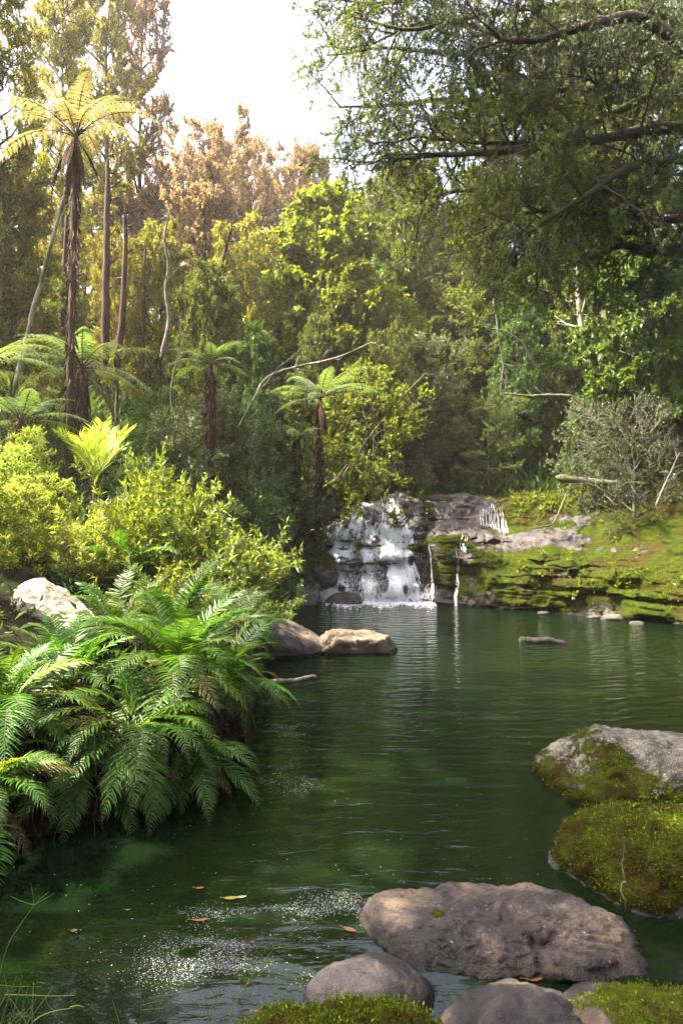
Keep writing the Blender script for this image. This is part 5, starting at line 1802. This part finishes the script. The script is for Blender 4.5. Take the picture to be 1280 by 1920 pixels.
# ------------------------------------------------------------------ overhanging tree on the right
def overhang():
    rng = np.random.default_rng(42)
    bx, by = 7.2, 9.5
    g = gh(bx, by)
    root = thing('overhanging_tree', 'great dark tree whose branches reach in from the right over the pool', 'tree', (bx, by, g))
    org = np.array([bx, by, g])
    mb = MB()
    k = np.linspace(0, 1, 14)
    tr = np.stack([.5 * k ** 2, .2 * np.sin(k * 4), k * 13 - .4 * (1 - k)], -1)
    V, F = tubes(tr[None], (.38 * (1 - .75 * k))[None], 12)
    mb.add(V, F)
    limbs = [
        [(1400, 190, 9.2), (1275, 155, 8.8), (1150, 210, 8.4), (1040, 270, 8.2), (880, 275, 8.0), (770, 262, 8.0)],
        [(1400, 260, 9.0), (1260, 235, 8.4), (1130, 262, 8.0), (960, 280, 7.8), (830, 285, 8.0), (700, 300, 8.4)],
        [(1400, 60, 9.2), (1240, 30, 9.0), (1080, -5, 8.8), (900, 20, 8.8), (760, 60, 8.8), (640, 20, 9.0)],
        [(1400, 40, 8.8), (1200, 100, 8.2), (1185, 160, 8.0), (1070, 150, 8.0), (980, 170, 7.9), (860, 130, 8.0)],
        [(1420, 330, 8.8), (1270, 290, 8.2), (1160, 320, 8.0), (1060, 400, 7.8), (990, 445, 7.6), (950, 448, 7.6)],
        [(1420, 120, 10.5), (1200, 90, 10.4), (1000, 100, 10.2), (850, 110, 10.2), (730, 100, 10.2), (620, 120, 10.4)],
        [(1420, 230, 10.5), (1150, 180, 10.4), (980, 210, 10.2), (840, 200, 10.2), (740, 210, 10.3), (640, 215, 10.5)],
        [(1420, 330, 9.6), (1200, 360, 9.6), (1080, 330, 9.4), (960, 350, 9.4), (860, 340, 9.6), (760, 370, 9.8)],
        [(1420, 420, 9.4), (1250, 400, 9.2), (1180, 430, 9.0), (1080, 390, 8.8), (1000, 380, 8.8), (900, 420, 9.0)],
        [(1420, -60, 9.4), (1200, -40, 9.4), (1050, 60, 9.4), (930, 60, 9.4), (820, 30, 9.4), (700, 80, 9.6)],
        [(1420, 160, 8.0), (1300, 100, 7.6), (1200, 20, 7.4), (1080, 60, 7.4), (960, 90, 7.4), (880, 60, 7.6)],
        [(1420, 480, 10.0), (1300, 450, 9.6), (1240, 470, 9.2), (1180, 450, 9.2), (1120, 480, 9.2), (1060, 500, 9.4)],
        [(1420, -120, 11), (1150, -100, 11), (950, -60, 11), (800, -20, 11), (700, 0, 11), (620, -20, 11)],
    ]
    L1 = []
    for lb in limbs:
        Q = np.array([W(*q) for q in lb])
        Q = np.concatenate([[[bx + .3, by, Q[0][2] - .5]], Q])
        kk = np.linspace(0, 1, 26)
        kq = np.linspace(0, 1, len(Q))
        A = np.stack([np.interp(kk, kq, Q[:, j]) for j in range(3)], -1)
        for _ in range(2): A[1:-1] = (A[:-2] + 2 * A[1:-1] + A[2:]) / 4
        A += np.cumsum(rng.normal(size=A.shape), 0) * .012
        L1.append(A)
    L1 = np.array(L1) - org
    rr = np.linspace(.11, .014, 26)[None] * rng.uniform(.7, 1.1, (len(L1), 1))
    V, F = tubes(L1, rr, 7)
    mb.add(V, F)
    L2 = grow(L1, rng, 28, .14, 1.0, 1.25, 60, .0, 8, .1, .16, .45)
    V, F = tubes(L2, np.full((len(L2), 1), .016) * np.linspace(1, .3, 8)[None], 4)
    mb.add(V, F)
    L3 = grow(L2, rng, 9, .12, 1.0, .5, 55, -.02, 5, .1, .16)
    V, F = tubes(L3, np.full((len(L3), 1), .005) * np.linspace(1, .4, 5)[None], 3)
    mb.add(V, F)
    mb.build('trunk', M['bark'], root)
    L4 = grow(L3, rng, 3, .2, 1.0, .24, 45, -.45, 3, .0, .2)
    cm = MB()
    nz = fbm((L4[:, 0] + org) * .8, 3, 3)
    pick = nz > .05
    V, F = leaf_along(L4[pick], rng, 26, .042, .011, .6, .4)
    cm.add(V, F)
    V, F = leaf_along(L3, rng, 18, .042, .011, .7, .4)
    cm.add(V, F)
    cm.build('crown', M['drab'], root, smooth_f=False)
    cm2 = MB()
    V, F = leaf_along(L4[~pick], rng, 26, .042, .012, .6, .4)
    cm2.add(V, F)
    cm2.build('crown', M['olive'], root, smooth_f=False)
    # hanging lichen
    idx = rng.integers(0, len(L3), 900)
    p0 = L3[idx, 2]
    ll = rng.uniform(.08, .32, len(idx))
    kk = np.linspace(0, 1, 6)
    PP = p0[:, None] + np.stack([.02 * rng.normal(size=(len(idx), 6)), .02 * rng.normal(size=(len(idx), 6)), -kk[None] * ll[:, None]], -1)
    lm = MB()
    for _ in range(3):
        Q = PP + rng.normal(size=(len(idx), 1, 3)) * .02
        V, F = tubes(Q, np.full((len(idx), 1), .006) * np.linspace(.6, .2, 6)[None], 3)
        lm.add(V, F)
    o = lm.build('lichen', M['grey'], root)
    o['kind'] = 'stuff'
overhang()


# ------------------------------------------------------------------ undergrowth
def undergrowth():
    rng = np.random.default_rng(10)
    n = 11000
    x = rng.uniform(-16, 16, n)
    y = rng.uniform(1.5, 38, n)
    sd = poly_sd(x, y)
    ok = (sd > .15) & ((x < -.6) | (y > 17.5) | (x > 7.5) | ((x > 2.6) & (y < 10.5)))
    x, y = x[ok], y[ok]
    z = ground_h(x, y)
    n = len(x)
    per = 16
    base = np.repeat(np.stack([x, y, z], -1), per, 0)
    d = nrm(rng.normal(size=(n * per, 3)) + np.array([0, 0, .9]))
    sc_ = np.repeat(rng.uniform(.15, .5, n) * np.clip(y / 12, .6, 1.6), per)
    p = base + d * (sc_ * rng.random(n * per))[:, None]
    V, F = leaves(p, d, np.array([0, 0, 1.0]) + rng.normal(size=d.shape) * .5, sc_ * .45, sc_ * .16)
    mb = MB()
    mb.add(V, F)
    o = mb.build('undergrowth', M['dark'], smooth_f=False)
    tag(o, 'dark leafy ground cover under the forest', 'undergrowth', kind='stuff')
    # small bright plants and mosses on the ledge
    cand = np.argwhere((LP[..., 2] > .35) & (LP[..., 0] > 3.6) & (LP[..., 2] < 2.6))
    w = cand[rng.integers(0, len(cand), 240)]
    b = LP[w[:, 0], w[:, 1]]
    per = 9
    base = np.repeat(b, per, 0)
    d = nrm(rng.normal(size=(len(base), 3)) + np.array([0, -.4, .8]))
    s = np.repeat(rng.uniform(.04, .12, len(b)), per)
    V, F = leaves(base + d * .02, d, np.array([0, 0, 1.0]) + rng.normal(size=d.shape) * .5, s, s * .35)
    mb = MB()
    mb.add(V, F)
    # leaves on the bank top at the back of the ledge
    cand = np.argwhere((LP[..., 2] > 2.0) & (LP[..., 0] > 4.2))
    w = cand[rng.integers(0, len(cand), 500)]
    b = LP[w[:, 0], w[:, 1]]
    base = np.repeat(b, per, 0)
    d = nrm(rng.normal(size=(len(base), 3)) + np.array([0, -.2, 1.0]))
    s = np.repeat(rng.uniform(.06, .2, len(b)), per)
    V, F = leaves(base + d * .03, d, np.array([0, 0, 1.0]) + rng.normal(size=d.shape) * .5, s, s * .3)
    mb.add(V, F)
    o = mb.build('ledge_plants', M['bright'], smooth_f=False)
    tag(o, 'small bright seedlings rooted along the mossy ledge', 'seedlings', kind='stuff')
    # roots and litter hanging on the left bank face
    mb = MB()
    n = 900
    seg = rng.uniform(0, 1, n)
    path = SHORE[:9]
    kk = np.linspace(0, 1, len(path))
    bx = np.interp(seg, kk, path[:, 0]) + rng.normal(size=n) * .05 - .08
    by = np.interp(seg, kk, path[:, 1]) + rng.normal(size=n) * .05 + .05
    z0 = rng.uniform(.1, .6, n)
    m = 6
    k = np.linspace(0, 1, m)[None]
    L = rng.uniform(.1, .4, n)[:, None]
    P = np.stack([bx[:, None] + .06 * np.cumsum(rng.normal(size=(n, m)), 1) * L, by[:, None] + .15 * np.cumsum(rng.normal(size=(n, m)), 1) * L, z0[:, None] - k * L], -1)
    V, F = tubes(P, np.full((n, 1), .006) * np.linspace(1, .4, m)[None], 3)
    mb.add(V, F)
    o = mb.build('bank_roots', M['fibre'])
    tag(o, 'tangle of brown roots and dead litter hanging on the left bank', 'roots', kind='stuff')
undergrowth()


# ------------------------------------------------------------------ haze
def haze():
    bm = bmesh.new()
    bmesh.ops.create_cube(bm, size=1.0)
    me = bpy.data.meshes.new('haze')
    bm.to_mesh(me)
    bm.free()
    m, nt, out = new_mat('haze_glow')
    v = nd(nt, 'ShaderNodeVolumePrincipled')
    v.inputs['Color'].default_value = (1.0, .93, .82, 1)  # warm-tinted volume added to lift dim parts and imitate the glow
    v.inputs['Density'].default_value = HAZE
    v.inputs['Anisotropy'].default_value = .45
    nt.links.new(v.outputs[0], out.inputs['Volume'])
    o = obj('haze', me, m)
    o.scale = (860, 860, 45)
    o.location = (0, 9, 45 / 2 - 3)
    tag(o, 'thin warm haze added to stand in for the upper-left glow', 'haze', kind='stuff')
HAZE = 0.0010
haze()

# ------------------------------------------------------------------ floating leaves
def floating_leaf(label, px, py, L, wd, ang, col, rough=.5):
    Y = CAMZ * 1280 / (py - 960)
    X = (px - 640) / 1280 * Y
    n = 9
    k = np.linspace(0, 1, n)
    w = np.sin(np.pi * np.clip(k, .02, .98)) ** .8 * wd / 2
    z = .004 + .005 * (k - .5) ** 2 * 4 * L / .1
    V, F = [], []
    for i in range(n):
        for s_ in (-1, -.5, 0, .5, 1):
            V.append(((k[i] - .5) * L, w[i] * s_, z[i] + .08 * abs(s_) * w[i]))
    for i in range(n - 1):
        for j in range(4):
            a = i * 5 + j
            F.append((a, a + 1, a + 6, a + 5))
    mb = MB()
    mb.add(V, F)
    st = np.array([[[-.5 * L, 0, .008], [-.62 * L, .02 * L, .010], [-.72 * L, .05 * L, .008]]])
    V2, F2 = tubes(st, np.full((1, 3), .0015), 4)
    mb.add(V2, F2)
    o = mb.build('fallen_leaf', plain_mat('leaf_' + label.split()[0], tuple(c * .5 for c in col), .5, .4, .2, .3, 40), None, loc=(X, Y, .002))
    o.rotation_euler = (0, 0, R(ang))
    tag(o, label, 'leaf', 'fallen leaves floating on the pool')
floating_leaf('yellow leaf floating beside the pale leaf', 432, 1686, .075, .028, 5, (.45, .38, .03))
floating_leaf('pale tan leaf floating behind the yellow one', 452, 1684, .06, .022, 12, (.45, .36, .24))
floating_leaf('orange-brown leaf drifting left of the yellow leaf', 374, 1667, .05, .02, 8, (.30, .10, .04))
floating_leaf('reddish leaf floating in the white flecks', 375, 1727, .085, .02, 6, (.38, .13, .07))
floating_leaf('small red leaf alone on the green water', 474, 1769, .016, .012, 20, (.4, .08, .03))
floating_leaf('brown leaf floating left of the long flat boulder', 655, 1745, .07, .028, -25, (.20, .09, .03))
floating_leaf('orange-brown leaf in the dark water below the long flat boulder', 1000, 1838, .085, .03, 5, (.30, .15, .05))
floating_leaf('small yellowish leaf sunk near the left edge', 139, 1747, .035, .022, 10, (.18, .15, .03))
floating_leaf('tiny brown leaf between yellow leaf and fern shadow', 240, 1708, .025, .012, 5, (.3, .2, .12))
floating_leaf('brown leaf caught at the fern tips', 452, 1381, .09, .03, 5, (.33, .14, .04))


# ------------------------------------------------------------------ grasses and small plants at the front
def grass(label, root_px, blades, name='grass_tuft', seed=0):
    """blades: list of (pixel polyline, Y, width, material)"""
    x, y, z = W(*root_px)
    root = thing(name, label, 'grass', (x, y, z), group='wild grasses at the near shore')
    for pts, Y, w, mt in blades:
        P = np.array([W(a, b, Y + .0 * i) for i, (a, b) in enumerate(pts)]) - np.array([x, y, z])
        kk = np.linspace(0, 1, 12)
        Q = np.stack([np.interp(kk, np.linspace(0, 1, len(P)), P[:, j]) for j in range(3)], -1)
        for _ in range(2): Q[1:-1] = (Q[:-2] + 2 * Q[1:-1] + Q[2:]) / 4
        V, F = tubes(Q[None], (w * np.linspace(1, .45, 12))[None], 5)
        mb = MB()
        mb.add(V, F)
        mb.build('stalk' if w < .0022 else 'blade', M[mt], root)
    return root
grass('tall three-fingered grass stalk at the left edge over dark water', (-25, 1990, 1.9), [
    ([(-25, 1990), (5, 1790), (30, 1745), (65, 1697)], 1.9, .0020, 'grass'), ([(65, 1697), (40, 1690), (20, 1680)], 1.9, .0012, 'grass'),
    ([(65, 1697), (62, 1675), (58, 1655)], 1.9, .0012, 'grass'), ([(65, 1697), (85, 1685), (104, 1674)], 1.9, .0012, 'grass'), ([(65, 1697), (80, 1682), (92, 1672)], 1.9, .0010, 'grass')])
grass('grass stalk forked into three beside the mossy mound', (400, 2000, 2.0), [
    ([(400, 2000), (440, 1880), (475, 1825), (512, 1780)], 2.0, .0018, 'grass'), ([(512, 1780), (530, 1776), (556, 1775)], 2.0, .0011, 'grass'),
    ([(512, 1780), (517, 1762), (521, 1745)], 2.0, .0011, 'grass'), ([(498, 1790), (493, 1765), (490, 1742)], 2.0, .0011, 'grass'), ([(495, 1802), (505, 1805), (515, 1802)], 2.0, .0028, 'fern_lime')])
grass('grass stalk with two side spikes near the bottom edge', (255, 2000, 1.95), [
    ([(255, 2000), (262, 1930), (265, 1890), (262, 1840)], 1.95, .0014, 'grass'), ([(266, 1885), (285, 1880), (306, 1876)], 1.95, .0010, 'grass'), ([(267, 1894), (288, 1892), (310, 1890)], 1.95, .0010, 'grass')])
grass('reddish bent stalks with a green leaf at the bottom left', (20, 1990, 1.8), [
    ([(20, 1990), (60, 1912), (100, 1895), (140, 1890)], 1.8, .0018, 'dry'), ([(10, 1865), (60, 1866), (100, 1868), (140, 1866)], 1.8, .0014, 'dry'),
    ([(132, 1889), (145, 1885), (158, 1888)], 1.8, .0030, 'fern_lime'), ([(86, 1870), (90, 1885), (104, 1896)], 1.8, .0012, 'dry'), ([(0, 1847), (30, 1850), (78, 1850)], 1.8, .0013, 'grass'),
    ([(10, 1990), (20, 1930), (62, 1884)], 1.8, .0012, 'dry')])
rg = np.random.default_rng(3)
bl = []
for k in range(16):
    a = rg.uniform(-30, 60)
    bl.append(([(a, 2000), (a + rg.uniform(-10, 25), 1930), (a + rg.uniform(-25, 55), 1900 - rg.uniform(0, 75))], 1.7 + rg.uniform(0, .3), rg.uniform(.0012, .0026), 'grass' if k % 4 else 'dry'))
grass('clump of green grass blades in the bottom left corner', (10, 2000, 1.8), bl)
bl = [([(380, 2000), (395, 1900), (420, 1840)], 2.0, .0016, 'fern_lime'), ([(395, 2000), (402, 1900), (413, 1860)], 2.0, .0014, 'grass'), ([(370, 2000), (392, 1905), (383, 1860)], 2.0, .0012, 'grass'),
      ([(240, 2000), (225, 1920), (211, 1875)], 1.95, .0014, 'dry'), ([(420, 2000), (428, 1905), (440, 1872)], 2.0, .0013, 'dry')]
grass('sparse thin blades left of the mossy mound', (390, 2000, 2.0), bl)


def small_plant(label, p, n, L, wd, mat, tilt=.9, cat='plant', seed=0):
    rg = np.random.default_rng(seed)
    root = thing('small_plant', label, cat, tuple(p))
    for k in range(n):
        az = k * 2.4 + rg.uniform(-.3, .3)
        t = tilt * rg.uniform(.6, 1.2)
        kk = np.linspace(0, 1, 8)
        l = L * rg.uniform(.7, 1.1)
        Q = np.stack([np.sin(t) * kk * l + .15 * l * kk ** 2, 0 * kk, np.cos(t) * kk * l - .35 * l * kk ** 2.2], -1)
        w = wd * np.sin(np.pi * np.clip(kk * .9 + .08, 0, 1)) ** .7 * (1 + .3 * np.cos(kk * 22))
        V = np.stack([Q + np.array([0, 1, 0.15]) * w[:, None], Q, Q - np.array([0, 1, -.15]) * w[:, None]], 1).reshape(-1, 3)
        F = []
        for i in range(7):
            for j in range(2):
                a = i * 3 + j
                F.append((a, a + 1, a + 4, a + 3))
        mb = MB()
        mb.add(V, F)
        o = mb.build('leaf', M[mat], root)
        o.rotation_euler = (0, 0, az)
    return root
small_plant('small toothed leafy plant rooted where the two right boulders meet', W(1108, 1560, 4.15), 9, .13, .016, 'fern_lime', 1.0, seed=1)
small_plant('tiny seedling on top of the thick mossy boulder', W(1238, 1524, 4.0), 5, .07, .008, 'fern_lime', .8, seed=2)
small_plant('second tiny seedling left on the mossy boulder crest', W(1185, 1516, 4.05), 4, .06, .006, 'fern_lime', .6, seed=3)
small_plant('tuft of dry pale stems beside the toothed plant', W(1130, 1530, 4.35), 16, .10, .003, 'dry', .7, 'grass', seed=4)
